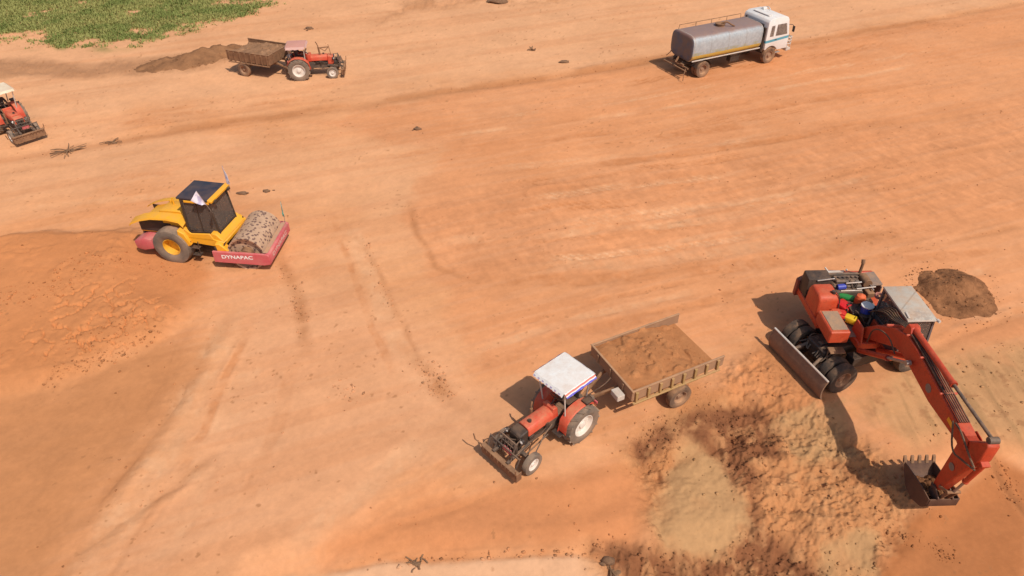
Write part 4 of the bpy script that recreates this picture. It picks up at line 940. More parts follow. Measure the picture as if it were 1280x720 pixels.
    rr = MB(); rr.bar((-1.15, -1.05, .72), (-1.15, 1.05, .72), .08, .1).bar((-1.1, .35, .85), (-1.15, .35, .72), .08, .08).cyl((-1.1, 0, 1.15), (-1.3, 0, .85), .07).cyl((-1.32, -1.1, .62), (-1.32, 1.1, .62), .045).tube([(-1.2, -.9, .7), (-1.5, -1.15, .55), (-1.55, -1.2, .1)], .02).bar((-1.1, .7, 1.3), (-1.3, .95, .95), .05, .05).box((-1.2, -.5, .8), (.12, .3, .18)); rr.build('spray_bar', M['rust'], t)
    for s in (1, -1):
        mf = MB(); mf.sheet([[(.62 * math.cos(a), s * .55, .5 + .62 * math.sin(a)), (.62 * math.cos(a), s * 1.12, .5 + .62 * math.sin(a))] for a in np.linspace(.3, 2.84, 8)], .015); mf.build('mudguard', M['black'], t)
    # cab
    prof = [(4.72, .95), (4.68, 1.5), (4.66, 2.62), (4.74, 2.76), (5.0, 2.86), (5.9, 2.86), (6.2, 2.78), (6.32, 2.62), (6.56, 1.72), (6.60, 1.5), (6.60, .80), (6.0, .80)]
    arch = [(5.25 + .62 * math.cos(a), .5 + .62 * math.sin(a)) for a in np.linspace(.5, 2.45, 7)]
    body = MB(); body.prism(prof + arch, -1.12, 1.12, .045, seg=2)
    def cb(n):
        s = n.nodes.new('ShaderNodeSeparateXYZ'); n.links.new(n.nodes.new('ShaderNodeTexCoord').outputs['Object'], s.inputs[0]); X, Y, Z = s.outputs
        zz = math_n(n, 'SUBTRACT', Z, math_n(n, 'MULTIPLY', math_n(n, 'SUBTRACT', X, 5.6), .06))
        q = math_n(n, 'MULTIPLY', math_n(n, 'GREATER_THAN', zz, 1.40), math_n(n, 'LESS_THAN', zz, 1.56)); return mixc(n, q, (.74, .73, .71), (.07, .34, .46))
    cab = body.build('cab', paint('white cab paint', (.8, .79, .77), .4, .26, stain=.16, base=cb), t)
    for s in (1, -1):
        d = MB(); d.prism([(5.42, 1.72), (5.42, 2.42), (6.16, 2.42), (6.38, 1.72)], s * 1.118, s * 1.128, .003); d.prism([(4.94, 1.74), (4.96, 2.38), (5.24, 2.40), (5.24, 1.72)], s * 1.118, s * 1.128, .003); d.build('side_window', M['darkglass'], cab)
        h = MB(); h.box((5.5, s * 1.13, 1.50), (.16, .03, .04)); h.build('door_handle', M['black'], cab)
        mi = MB(); mi.tube([(6.4, s * 1.1, 2.3), (6.62, s * 1.3, 2.3), (6.62, s * 1.32, 1.9)], .018).box((6.62, s * 1.33, 2.05), (.05, .18, .36)); mi.build('mirror', M['black'], t)
        st = MB(); st.box((5.9, s * 1.02, .62), (.4, .2, .05)).bar((5.75, s * 1.02, .6), (5.75, s * .98, .85), .03, .03); st.build('step', M['grey'], t)
    ws = MB(); ws.sheet([[(6.335, -.95, 2.55), (6.335, .95, 2.55)], [(6.56, -1.0, 1.75), (6.56, 1.0, 1.75)]], .012); ws.build('windscreen', M['darkglass'], cab)
    rw = MB(); rw.box((4.655, 0, 2.2), (.02, 1.5, .5)); rw.build('rear_window', M['darkglass'], cab)
    bk = MB(); bk.box((4.6, 0, 1.55), (.10, 2.05, 1.5)).cyl((4.55, .8, .9), (4.55, .8, 2.6), .06).box((4.58, -.85, 1.3), (.2, .3, .8)); bk.build('cab_back_rack', M['black'], t)
    lr = MB(); lr.box((5.1, 0, 2.9), (.3, 1.4, .05)).box((5.75, .6, 2.93), (.3, .2, .12)).tube([(5.9, .2, 2.9), (6.0, .5, 3.0), (6.15, .9, 2.85)], .03); lr.build('roof_gear', M['white'], cab)
    bp = MB(); bp.box((6.72, 0, .72), (.2, 2.2, .30), bev=.03)
    for z in (1.0, 1.2, 1.4): bp.tube([(6.62, -1.08, z), (7.12, -1.0, z), (7.12, 1.0, z), (6.62, 1.08, z)], .035, 6, 1)
    for y in (-.9, -.45, 0, .45, .9): bp.cyl((7.11, y, .55), (7.11, y, 1.42), .025)
    bp.box((6.95, 0, .62), (.3, 2.0, .12)); bp.build('bull_bar', M['roofwhite'], t)
    for s in (1, -1):
        hl = MB(); hl.box((6.61, s * .8, 1.0), (.05, .34, .2)); hl.build('headlight', M['lens'], cab)
    gl = MB()
    for i in range(5): gl.box((6.605, 0, 1.12 + i * .06), (.02, 1.2, .025))
    gl.build('grille', M['black'], cab)
tanker()

# ------------------------------------------------------------------ wheeled excavator
EX = Vector((11.35, 18.05, -.02)); EXD = -88.0
def ex_world(x, y, z):
    a = R(EXD); return (EX.x + x * math.cos(a) - y * math.sin(a), EX.y + x * math.sin(a) + y * math.cos(a), EX.z + z)
def excavator():
    t = thing('wheeled_excavator', 'orange red wheeled excavator digging with its arm, grey cab roof, dozer blade down', 'excavator', EX, EXD)
    U = Matrix.Translation((.12, .0, 0)) @ Matrix.Rotation(R(200.0 - EXD), 4, 'Z')      # undercarriage is slewed against the house
    for ax in (1.28, -1.5):
        for s in (1, -1):
            for off in (.78, 1.14):
                p = U @ Vector((ax, s * off, .53))
                wheel(t, p, s, .54, .31, .29, M['tyre_dark'], M['rim_brown'], 0, -.2, rnd.random(), R(200.0 - EXD))
    c = MB(U); c.box((0, 0, .85), (3.0, .85, .42), bev=.04).box((1.25, 0, .6), (.3, 1.3, .26)).box((-1.5, 0, .6), (.3, 1.3, .26)).cyl((1.25, -1, .53), (1.25, 1, .53), .11).cyl((-1.5, -1, .53), (-1.5, 1, .53), .11).cyl((1.25, -.22, .55), (1.25, .22, .55), .24).cyl((0, 0, 1.0), (0, 0, 1.22), .55, seg=24)
    c.box((.2, .75, .75), (1.0, .35, .4)).box((.2, -.75, .75), (1.0, .35, .4)); c.build('chassis', M['black'], t)
    al = MB(U); rn = random.Random(3)
    for k in range(9):
        y0 = rn.uniform(-.5, .5); al.tube([(.95, y0, .95), (1.2 + rn.random() * .2, y0 + rn.uniform(-.2, .2), 1.02 + rn.random() * .15), (1.6, y0 + rn.uniform(-.3, .3), .75)], .022)
    al.cyl((1.3, -.32, .9), (1.85, -.45, .62), .06).cyl((1.3, .32, .9), (1.85, .45, .62), .06).cyl((1.1, 0, 1.0), (1.35, 0, 1.05), .09); al.build('axle_lines', M['engine'], t)
    bl = MB(U); bl.sheet([[(2.02 + .13 * math.sin(q * 3.0 + .2) , y, .02 + .80 * q) for q in np.linspace(0, 1, 7)] for y in np.linspace(-1.36, 1.36, 8)], .05)
    for s in (1, -1): bl.bar((1.5, s * .5, .6), (2.1, s * .55, .35), .12, .14)
    blade = bl.build('dozer_blade', paint('brown blade', (.20, .115, .075), .7, .5, stain=.4), t)
    be = MB(U); be.box((2.05, 0, .835), (.07, 2.74, .05)); be.build('blade_lip', M['roofwhite'], blade)
    # house frame
    f = MB(); f.prism([(-2.1, -1.26), (-2.2, 0), (-2.1, 1.26), (1.62, 1.26), (1.62, .40), (1.05, .36), (1.05, -.34), (.1, -.40), (.0, -1.28)], 1.24, 1.5, .03, 'xy'); f.build('house_floor', M['exc_red'], t)
    dk = MB(); dk.box((-.55, -.1, 1.515), (2.6, 2.2, .03)); dk.build('deck', M['dustgrey'], t)
    cw_ = MB()
    pl = [(-2.05, -1.34), (-2.38, -.8), (-2.48, 0), (-2.38, .8), (-2.05, 1.34), (-1.86, 1.34), (-1.98, .7), (-2.08, 0), (-1.98, -.7), (-1.86, -1.34)]
    cw_.prism(pl, 1.15, 1.82, .04, 'xy', 2); cw_.build('counterweight', paint('sooty red', (.26, .05, .03), .6, .45, stain=.6), t)
    rd = MB(); rd.prism([(-1.92, 1.5), (-1.86, 2.30), (-1.35, 2.26), (-1.28, 1.5)], -1.26, -.45, .06, seg=2); rd.build('radiator_cover', M['black'], t)
    ra = MB(); ra.box((-1.33, -.72, 2.12), (.05, .05, .95), (0, 0, 0)) if False else ra.bar((-1.32, -.98, 2.22), (-1.32, -.4, 2.30), .05, .05); ra.build('cover_rail', M['chrome'], t)
    # open engine bay
    en = MB(); en.box((-1.5, .1, 1.8), (.55, 1.0, .5), bev=.04).box((-1.5, .1, 2.1), (.34, .8, .16), bev=.03)
    for i in range(6): en.cyl((-1.5, -.3 + i * .15, 2.1), (-1.5, -.3 + i * .15, 2.24), .05)
    for k in range(10): en.tube([(-1.75 + rn.random() * .3, rn.uniform(-.4, .6), 2.02), (-1.4 + rn.uniform(-.2, .3), rn.uniform(-.4, .6), 2.26), (-1.15 + rn.uniform(-.2, .1), rn.uniform(-.4, .6), 1.8)], .018)
    en.box((-1.12, .1, 1.75), (.2, .9, .4)).box((-1.75, .0, 1.95), (.1, 1.3, .5)); en.build('engine', M['engine'], t)
    ef = MB(); ef.cyl((-1.2, -.28, 2.02), (-1.2, -.02, 2.05), .10, seg=16); ef.build('oil_filter', paint('blue filter', (.03, .06, .40), .4, .1), t)
    pi = MB(); pi.cyl((-1.25, -.0, 2.14), (-1.22, .5, 2.2), .035).cyl((-1.08, -.2, 1.95), (-1.06, .5, 1.98), .035).cyl((-1.05, .3, 2.05), (-1.08, .95, 2.1), .03); pi.build('steel_pipe', M['chrome'], t)
    mu = MB(); mu.cyl((-1.65, .74, 2.12), (-1.2, .74, 2.12), .15, seg=18).cyl((-1.75, .66, 2.05), (-1.75, .66, 2.62), .05).cyl((-1.75, .66, 2.60), (-1.80, .66, 2.72), .065); mu.build('muffler', M['rust'], t)
    hdp = MB(); hdp.box((-1.62, 1.08, 2.02), (.72, .44, .06), (6, 0, 0)); hdp.prism([(-1.95, 1.5), (-1.95, 2.0), (-1.2, 2.0), (-1.2, 1.5)], 1.24, 1.28, .01); hdp.build('engine_cover', M['dustgrey'], t)
    st = MB(); st.bar((-1.72, .86, 2.12), (-.92, .82, 2.08), .05, .03); st.bar((-1.2, .95, 2.06), (-.7, .4, 1.62), .03, .03); st.build('cover_stay', M['chrome'], t)
    oc = MB(); oc.prism([(-2.10, 1.5), (-2.14, 2.0), (-1.96, 2.06), (-1.96, 1.5)], .3, 1.3, .03); oc.build('cover_flap', M['exc_red'], t)
    wf = MB()
    for a, b_ in (((-2.12, -.18, 1.93), (-2.12, .42, 1.95)), ((-2.12, -.18, 1.93), (-2.3, -.3, 2.05))): wf.bar(a, b_, .05, .04)
    wf.bar((-2.12, .42, 1.95), (-2.24, .46, 2.0), .05, .04).box((-2.18, .1, 1.86), (.22, .62, .12)); wf.build('rear_grille', M['roofwhite'], t)
    for (bx_, by_, bz_, sx_, sy_, sz_, mk) in ((-.95, -.15, 1.62, .35, .4, .22, 'black'), (-.8, .62, 1.66, .3, .34, .3, 'engine'), (-1.0, .75, 1.9, .3, .26, .2, 'rust'), (-1.85, -.3, 2.0, .16, .5, .2, 'black'), (-1.9, .5, 1.98, .2, .5, .12, 'black'), (-.3, .35, 1.75, .3, .3, .4, 'black')):
        hb_ = MB(); hb_.box((bx_, by_, bz_), (sx_, sy_, sz_), (0, 0, rn.uniform(-12, 12)), .02); hb_.build('engine_box', M[mk], t)
    # right side: fuel tank and dusty tool box
    ft = MB(); ft.prism([(-1.2, 1.5), (-1.16, 2.12), (-1.02, 2.34), (-.42, 2.34), (-.28, 2.22), (-.22, 1.5)], -1.30, -.62, .09, seg=3); tank = ft.build('fuel_tank', M['exc_red'], t)
    fc = MB(); fc.cyl((-.5, -.78, 2.32), (-.5, -.78, 2.42), .07).tube([(-.45, -.7, 2.4), (-.3, -.62, 2.3), (-.25, -.6, 1.9)], .02); fc.build('filler_cap', M['black'], tank)
    tb = MB(); tb.box((.40, -.98, 1.68), (1.12, .64, .46), bev=.03).box((-.1, -.72, 1.72), (.26, .3, .4), bev=.03); box = tb.build('tool_box', M['exc_red'], t)
    td = MB(); td.box((.38, -.96, 1.918), (.92, .52, .02)); td.build('box_lid', paint('dusty lid', (.26, .20, .15), .8, .7, stain=.3), box)
    stp = MB(); stp.box((1.05, -.98, 1.22), (.3, .5, .05)).bar((1.0, -.76, 1.2), (1.0, -.76, .85), .04, .04).bar((1.0, -1.2, 1.2), (1.0, -1.2, .85), .04, .04).box((1.05, -.98, .86), (.28, .5, .05)); stp.build('access_step', M['rust'], t)
    # cab
    x0, x1, y0, y1, z0, z1 = .18, 1.72, .42, 1.24, 1.5, 3.0
    cb = MB()
    for (x, y) in ((x0, y0), (x0, y1)): cb.bar((x, y, z0), (x, y, z1), .08, .08)
    for y in (y0, y1): cb.bar((x1 + .10, y, z0 + .45), (x1 - .04, y, z1), .065, .065).bar((x0 + .75, y, z0), (x0 + .75, y, z1), .05, .05).bar((x0, y, z0 + .5), (x1 + .08, y, z0 + .5), .04, .06).bar((x0, y, z1 - .03), (x1, y, z1 - .03), .06, .07).bar((x1 + .10, y, z0 + .45), (x1 - .02, y, z0), .065, .065)
    for x in (x0, x1 - .03): cb.bar((x, y0, z1 - .03), (x, y1, z1 - .03), .06, .07)
    cb.bar((x1 + .09, y0, z0 + .48), (x1 + .09, y1, z0 + .48), .05, .06).box((x0, (y0 + y1) / 2, z0 + .5), (.05, y1 - y0, 1.0)); cb.box(((x0 + x1) / 2, y1, z0 + .24), (x1 - x0, .04, .48)).box(((x0 + x1) / 2, y0, z0 + .24), (x1 - x0, .04, .48))
    cab = cb.build('cab', paint('cab grey purple', (.105, .092, .10), .5, .25), t)
    def pane(P): q = MB(); q.sheet([[P[0], P[1]], [P[3], P[2]]], .008); q.build('window', M['darkglass'], cab)
    for y in (y0 - .0, y1 + .0):
        pane([(x0 + .05, y, z0 + .54), (x0 + .72, y, z0 + .54), (x0 + .72, y, z1 - .08), (x0 + .05, y, z1 - .08)]); pane([(x0 + .79, y, z0 + .54), (x1 + .05, y, z0 + .54), (x1 - .06, y, z1 - .08), (x0 + .79, y, z1 - .08)])
    pane([(x1 + .09, y0 + .04, z0 + .52), (x1 + .09, y1 - .04, z0 + .52), (x1 - .03, y1 - .04, z1 - .08), (x1 - .03, y0 + .04, z1 - .08)])
    rf = MB(); N = 9
    rf.box(((x0 + x1) / 2 - .02, (y0 + y1) / 2, z1 + .03), (x1 - x0 + .1, y1 - y0 + .10, .07), (0, 0, 0), .025, 2)
    def rbase(n):
        tc = n.nodes.new('ShaderNodeTexCoord').outputs['Object']; s = n.nodes.new('ShaderNodeSeparateXYZ'); n.links.new(tc, s.inputs[0]); X, Y, Z = s.outputs
        d = math_n(n, 'ABSOLUTE', math_n(n, 'SUBTRACT', math_n(n, 'SUBTRACT', X, .85), math_n(n, 'MULTIPLY', math_n(n, 'SUBTRACT', .83, Y), 1.0)))
        c = mixc(n, math_n(n, 'MULTIPLY', math_n(n, 'LESS_THAN', d, .03), .6), (.46, .42, .36), (.25, .20, .16))
        bl_ = math_n(n, 'MULTIPLY', ramp_n(n, X, 1.15, 1.35), ramp_n(n, noise_n(n, 7, 4, .7, tc), .45, .55)); return mixc(n, math_n(n, 'MULTIPLY', bl_, .6), c, (.27, .24, .22))
    roof = rf.build('cab_roof', paint('worn pale roof', (.6, .57, .52), .65, .45, stain=.55, base=rbase), t)
    rr = MB(); rr.bar((x1 - .30, y0 + .06, z1 + .09), (x1 - .02, y0 + .02, z1 + .09), .06, .04).cyl((x1 + .02, y1 + .05, z1 + .03), (x1 + .12, y1 + .08, z1 + .03), .05); rr.bar((x1 + .03, y0 - .04, z1 + .02), (x1 + .03, y1 + .04, z1 + .02), .06, .05); rr.build('roof_rail', M['roofwhite'], roof)
    se = MB(); se.box((.75, .83, 1.95), (.5, .46, .12), bev=.04).box((.5, .83, 2.25), (.12, .44, .6), bev=.04).box((.75, .83, 1.72), (.3, .3, .4)).box((1.3, .83, 1.9), (.12, .4, .3)).cyl((1.2, .83, 2.0), (1.05, .83, 2.2), .03); se.build('seat', M['black'], t)
    # things behind the cab: air cleaner, hose coil, coolant tank
    ac = MB(); ac.tube([(-.35, .95, 1.6), (-.32, 1.0, 2.3), (-.25, 1.05, 2.45)], .06, 8).lathe([(.05, 2.40), (.13, 2.46), (.15, 2.55), (.12, 2.62), (.03, 2.65)], (-.22, 1.10, 0), 'z', 16).cyl((-.3, .7, 1.75), (-.28, 1.15, 1.78), .14); ac.build('air_cleaner', M['black'], t)
    co = MB(); 
    for k in range(3):
        co.tube([(-.35 + .13 * math.cos(a), .70 + .13 * math.sin(a), 2.26 + .035 * k) for a in np.linspace(0, 2 * math.pi, 15)], .022, 6, 0)
    co.build('hose_coil', paint('pinkish hose', (.42, .16, .13), .6, .3), t)
    ct = MB(); ct.cyl((-.62, .28, 1.55), (-.62, .28, 2.02), .17, seg=18).lathe([(.17, 2.02), (.14, 2.10), (.05, 2.14), (.02, 2.16)], (-.62, .28, 0), 'z', 18); ct.build('coolant_tank', paint('orange plastic', (.72, .13, .04), .4, .1), t)
    vb = MB()
    for k in range(14): 
        y = rn.uniform(-.35, .5); x = rn.uniform(-.5, .1); vb.tube([(x, y, 1.6), (x + rn.uniform(-.2, .2), y + rn.uniform(-.2, .2), 1.9 + rn.random() * .2), (x + rn.uniform(0, .5), y + rn.uniform(-.2, .2), 1.65)], .022)
    vb.box((-.25, .1, 1.7), (.5, .6, .34)).box((-.6, -.15, 1.66), (.3, .4, .28)).cyl((.2, .1, 1.5), (.2, .1, 1.95), .14); vb.build('valve_block', M['black'], t)
    # boom, arm, bucket
    bm_ = MB(); bp = [(.62, 1.78), (1.3, 2.5), (2.1, 3.08), (2.75, 3.34), (3.25, 3.32), (6.06, 2.92), (6.22, 2.76), (6.06, 2.56), (4.5, 2.50), (2.95, 2.70), (2.45, 2.62), (1.6, 2.06), (.72, 1.52)]
    bm_.prism(bp, -.18, .18, .02); boom = bm_.build('boom', M['boom_red'], t)
    for s in (1, -1):
        bs = MB(); bs.prism([(.35, 1.4), (.45, 2.0), (.9, 2.02), (1.1, 1.45)], s * .24, s * .30, .01); bs.build('boom_bracket', M['exc_red'], t)

    for s in (1, -1): sk = MB(); sk.lathe([(.01, s * .182), (.13, s * .182), (.13, s * .187), (.01, s * .187)], (4.3, 0, 2.82), 'y', 18); sk.build('warning_disc', M['dustgrey'], boom)
    for s in (1, -1):
        yl = MB(); yl.box((5.5, s * .185, 2.78), (.3, .008, .13), (0, 8, 0), .002); yl.build('yellow_sticker', M['yellow'], boom)
    for s in (1, -1):
        cy = MB(); a, b_ = Vector((1.15, s * .31, 1.30)), Vector((3.35, s * .31, 2.86)); mid = a.lerp(b_, .62); cy.cyl(a, mid, .085).cyl(mid - (b_ - a) * .03, mid, .10); cyo = cy.build('boom_cylinder', M['boom_red'], t)
        ro = MB(); ro.cyl(mid, b_, .045).cyl(b_ + Vector((0, -.07, 0)), b_ + Vector((0, .07, 0)), .08); ro.build('piston_rod', M['chrome'], cyo)
    a, b_ = Vector((2.6, 0, 3.5)), Vector((6.66, 0, 3.46)); mid = a.lerp(b_, .55)
    cy = MB(); cy.cyl(a, mid, .085).cyl(mid - (b_ - a) * .02, mid, .10).prism([(2.4, 3.2), (2.5, 3.58), (2.68, 3.58), (2.85, 3.3)], -.14, .14, .01); cyo = cy.build('arm_cylinder', M['boom_red'], t)
    ro = MB(); ro.cyl(mid, b_, .045).cyl(b_ + Vector((0, -.12, 0)), b_ + Vector((0, .12, 0)), .09); ro.build('piston_rod', M['engine'], cyo)
    TA = Matrix.Translation((6.1, 0, 2.75)) @ Matrix.Rotation(R(7), 4, 'Y') @ Matrix.Scale(.90, 4) @ Matrix.Translation((-5.74, 0, -2.31))
    ar = MB(TA); ap = [(6.30, 3.14), (6.42, 3.06), (6.48, 2.5), (6.30, 1.7), (6.08, .25), (5.98, .12), (5.84, .14), (5.78, .28), (5.62, 1.9), (5.56, 2.34), (5.66, 2.50), (5.85, 2.52)]
    ar.prism(ap, -.17, .17, .02); arm = ar.build('arm', M['boom_red'], t)
    for s in (1, -1):
        dc = MB(TA); dc.lathe([(.01, s * .182), (.12, s * .182), (.12, s * .187), (.01, s * .187)], (5.95, 0, 1.35), 'y', 18); dc.build('warning_disc', M['dustgrey'], arm)
    for s in (1, -1):
        ear = MB(TA); ear.prism([(5.55, 2.55), (5.85, 2.56), (6.0, 2.3), (5.85, 2.05), (5.6, 2.1), (5.45, 2.3)], s * .19, s * .215, .005); ear.cyl((5.74, s * .23, 2.31), (5.74, s * .18, 2.31), .1); ear.build('pivot_plate', M['boom_red'], arm)
    a, b_ = Vector((6.52, 0, 2.35)), Vector((6.36, 0, .62)); mid = a.lerp(b_, .6)
    cy = MB(TA); cy.cyl(a, mid, .075).cyl(mid - (b_ - a) * .03, mid, .088).prism([(6.38, 2.48), (6.62, 2.42), (6.56, 2.26), (6.40, 2.2)], -.12, .12, .01); cyo = cy.build('bucket_cylinder', M['boom_red'], t)
    ro = MB(TA); ro.cyl(mid, b_, .04); ro.build('piston_rod', M['chrome'], cyo)
    lk = MB(TA)
    for s in (1, -1): lk.bar((6.36, s * .15, .62), (6.05, s * .19, .42), .05, .09).bar((6.36, s * .12, .62), (6.22, s * .12, .0), .05, .1)
    lk.cyl((6.36, -.2, .62), (6.36, .2, .62), .05).cyl((6.22, -.18, 0), (6.22, .18, 0), .05); lk.build('bucket_link', M['rust'], t)
    TK = TA @ Matrix.Translation((5.92, 0, .2)) @ Matrix.Rotation(R(-18), 4, 'Y') @ Matrix.Translation((-5.92, 0, -.2))
    bk = MB(TK); W = .44
    outer = [(6.25, -.02), (6.2, -.30), (5.95, -.55), (5.5, -.66), (5.1, -.50), (4.84, -.12), (4.76, .18)]
    bk.sheet([[(x, y, z) for x, z in outer] for y in np.linspace(-W, W, 5)], .035)
    for s in (1, -1): bk.prism(outer + [(5.0, .16), (5.75, .10)], s * W, s * (W + .03), .006)
    for s in (1, -1): bk.prism([(5.82, .28), (6.02, .25), (6.3, .05), (6.2, -.2), (5.85, -.1)], s * .20, s * .24, .006)
    bk.cyl((5.92, -.26, .2), (5.92, .26, .2), .06); bucket = bk.build('bucket', paint('worn bucket with painted shade', (.085, .042, .032), .6, .25, stain=.5), t)  # bucket base darkened to carry the shade under the arm
    for k in range(5):
        te = MB(TK); y = -.46 + .23 * k; te.prism([(4.82, .12), (4.72, .14), (4.68, .36), (4.74, .34)], y - .05, y + .05, .008); te.build('tooth', M['rust'], bucket)
    # hoses on boom
    ho = MB()
    for k in range(5):
        y = -.12 + .06 * k; ho.tube([(.1, y + .3, 2.0), (.9, y + .25, 2.75 + .05 * k), (1.7, y + .1, 3.0), (2.4, y, 3.42), (3.2, y, 3.40), (4.6, y, 3.18), (5.7, y, 3.02)], .022)
    for k in range(7): ho.tube([(1.9 + .1 * k, .2, 2.8), (2.2 + .12 * k, .42 + .06 * rn.random(), 3.0 + .3 * rn.random()), (2.6 + .1 * k, .35, 2.75), (3.0 + .1 * k, .2, 2.9)], .02)
    for s in (1, -1): ho.tube([(1.2, s * .2, 1.7), (1.5, s * .4, 2.6), (2.2, s * .34, 2.9), (2.7, s * .3, 2.6)], .022)
    ho.tube([(5.7, -.24, 3.0), (6.05, -.32, 3.1), (6.45, -.28, 2.84), (6.8, -.2, 2.6)], .026).tube([(5.6, -.24, 2.98), (6.1, -.34, 2.4), (6.45, -.30, 2.5), (6.8, -.14, 2.5)], .026)
    ho.build('hydraulic_hose', M['hose'], t)
    cl = MB()
    cl.bar((1.95, -.34, 3.06), (2.05, .6, 3.06), .05, .06); cl.build('hose_rail', M['faded_red'], boom)
    for x, z in ((2.75, 3.37), (3.6, 3.30), (4.8, 3.13)):
        cl = MB(); cl.box((x, 0, z), (.05, .48, .06)); cl.build('hose_clamp', M['faded_red'], boom)
excavator()

# ---- cans lying on the deck behind the tank
def jerrycan(label, loc, deg, col, s=1., group='cans lying on the excavator deck'):
    t = thing('jerry_can', label, 'jerry can', ex_world(*loc), EXD + deg, group)
    mt = paint('plastic ' + label[:8], col, .4, .08, stain=.05)
    b = MB(); b.box((0, 0, .11 * s), (.42 * s, .30 * s, .22 * s), bev=.05 * s, seg=2); body = b.build('can_body', mt, t)
    h = MB(); h.tube([(.10 * s, -.08 * s, .2 * s), (.14 * s, -.06 * s, .27 * s), (.14 * s, .06 * s, .27 * s), (.10 * s, .08 * s, .2 * s)], .018 * s); h.build('handle', mt, t)
    c = MB(); c.cyl((.2 * s, .08 * s, .12 * s), (.26 * s, .08 * s, .12 * s), .035 * s); c.build('cap', M['black'], t); return t
jerrycan('bright red jerry can, the larger red one, behind the yellow can', (-.55, -.22, 1.53), 25, (.62, .012, .02), 1.35)
jerrycan('small red jerry can wedged between the orange tank and the yellow can', (-.10, -.50, 1.60), -20, (.60, .03, .02), 1.0)
jerrycan('small yellow jerry can on the excavator deck', (.12, -.28, 1.62), 50, (.75, .48, .02), .95)
gb = thing('bottle', 'green bottle lying beside the red jerry cans on the excavator deck', 'bottle', ex_world(-.92, .02, 1.66), EXD + 60)
b = MB(); b.lathe([(.01, -.34), (.10, -.33), (.125, -.26), (.115, -.12), (.125, -.05), (.115, .06), (.125, .14), (.10, .22), (.045, .28), (.045, .32)], (0, 0, .12), 'x', 18); b.build('bottle_body', paint('green plastic', (.02, .22, .05), .3, .05), gb)
b = MB(); b.cyl((.31, 0, .12), (.37, 0, .12), .055); b.build('cap', M['white'], gb)
bu = thing('bucket', 'blue plastic pail with a white lid beside the excavator cab', 'pail', ex_world(.02, .18, 1.88), EXD)
b = MB(); b.lathe([(.01, 0), (.15, 0), (.185, .30), (.195, .30), (.195, .33)], (0, 0, 0), 'z', 20); b.build('pail_body', paint('blue plastic', (.03, .06, .42), .35, .08), bu)
b = MB(); b.lathe([(.2, .32), (.2, .345), (.12, .355), (.01, .36)], (0, 0, 0), 'z', 20); b.build('lid', M['white'], bu)

# ------------------------------------------------------------------ heaps, brush, stones
def heap(label, pts, mat, group=None, seed=0, clod=160):
    """an earth heap as one lumpy body sitting on the ground; pts: (x, y, radius, height)"""
    x0 = min(p[0] - p[2] for p in pts) - .2; x1 = max(p[0] + p[2] for p in pts) + .2; y0 = min(p[1] - p[2] for p in pts) - .2; y1 = max(p[1] + p[2] for p in pts) + .2
    d = .055 if x1 - x0 < 5 else .09; nx, ny = int((x1 - x0) / d), int((y1 - y0) / d)
    X, Y = np.meshgrid(np.linspace(x0, x1, nx), np.linspace(y0, y1, ny), indexing='ij')
    wx = X + .5 * (fbm(X * 1.1, Y * 1.1, 3, seed) - .5); wy = Y + .5 * (fbm(X * 1.1 + 9, Y * 1.1, 3, seed + 1) - .5)
    H = np.zeros_like(X)
    for (cx, cy, r, h) in pts: H = np.maximum(H, h * np.clip(1 - np.hypot(wx - cx, wy - cy) / r, 0, 1) ** .8)
    k = sstep(0, .12, H); G, _, _, _ = ground_fields(X, Y)
    Z = G - .05 + H + k * ((fbm(X * 3, Y * 3, 4, seed + 2) - .5) * .13 + (fbm(X * 9, Y * 9, 2, seed + 3) - .5) * .07)
    Z = np.where(H < .01, G - .06, Z)
    m = MB(); V = [[m.bm.verts.new((X[i, j], Y[i, j], Z[i, j])) for j in range(ny)] for i in range(nx)]
    for i in range(nx - 1):
        for j in range(ny - 1):
            if max(H[i, j], H[i + 1, j], H[i, j + 1], H[i + 1, j + 1]) > .004: m.bm.faces.new((V[i][j], V[i + 1][j], V[i + 1][j + 1], V[i][j + 1]))
    for v in [v for v in m.bm.verts if not v.link_faces]: m.bm.verts.remove(v)
    rn = random.Random(seed)
    for q in range(clod):
        c = rn.choice(pts); a = rn.random() * 6.28; r = c[2] * (rn.random() ** .5) * 1.5; px, py = c[0] + r * math.cos(a), c[1] + r * math.sin(a)
        i = min(max(int((px - x0) / (x1 - x0) * (nx - 1)), 0), nx - 1); j = min(max(int((py - y0) / (y1 - y0) * (ny - 1)), 0), ny - 1)
        m.lump((px, py, max(Z[i, j], G[i, j]) + .005), .012 + (.05 if r < c[2] else .03) * rn.random() ** 4, (1.2, 1, .8), .3, 1, rn)
    o = m.build('soil_heap', mat, None, angle=70); return tag(o, label, 'soil heap', group)
dsoil = soil_mat('dark heaped earth', (.16, .068, .03), (.34, .15, .066), None, ((10, .04, .6), (40, .015, .8)))
P_ = lambda u, v: tuple(at(u, v).xy)
heap('dark brown heap of dug earth beside the excavator cab', [(*P_(1178, 364), 1.0, .55), (*P_(1202, 358), 1.2, .50), (*P_(1216, 376), .9, .30), (*P_(1188, 380), .9, .28), (*P_(1168, 352), .7, .25)], dsoil, seed=31, clod=380)
bsoil = soil_mat('brown bank earth', (.21, .10, .048), (.30, .145, .068), None, ((8, .05, .6), (34, .02, .8)))
heap('low brown bank of earth behind the rusty trailer, below the grass', [(*P_(u, v), r, h) for u, v, r, h in ((208, 79, 1.2, .4), (232, 77, 1.4, .6), (255, 72, 1.4, .7), (275, 66, 1.2, .65), (188, 84, 1.1, .28), (292, 62, .9, .4))], bsoil, seed=47, clod=200)

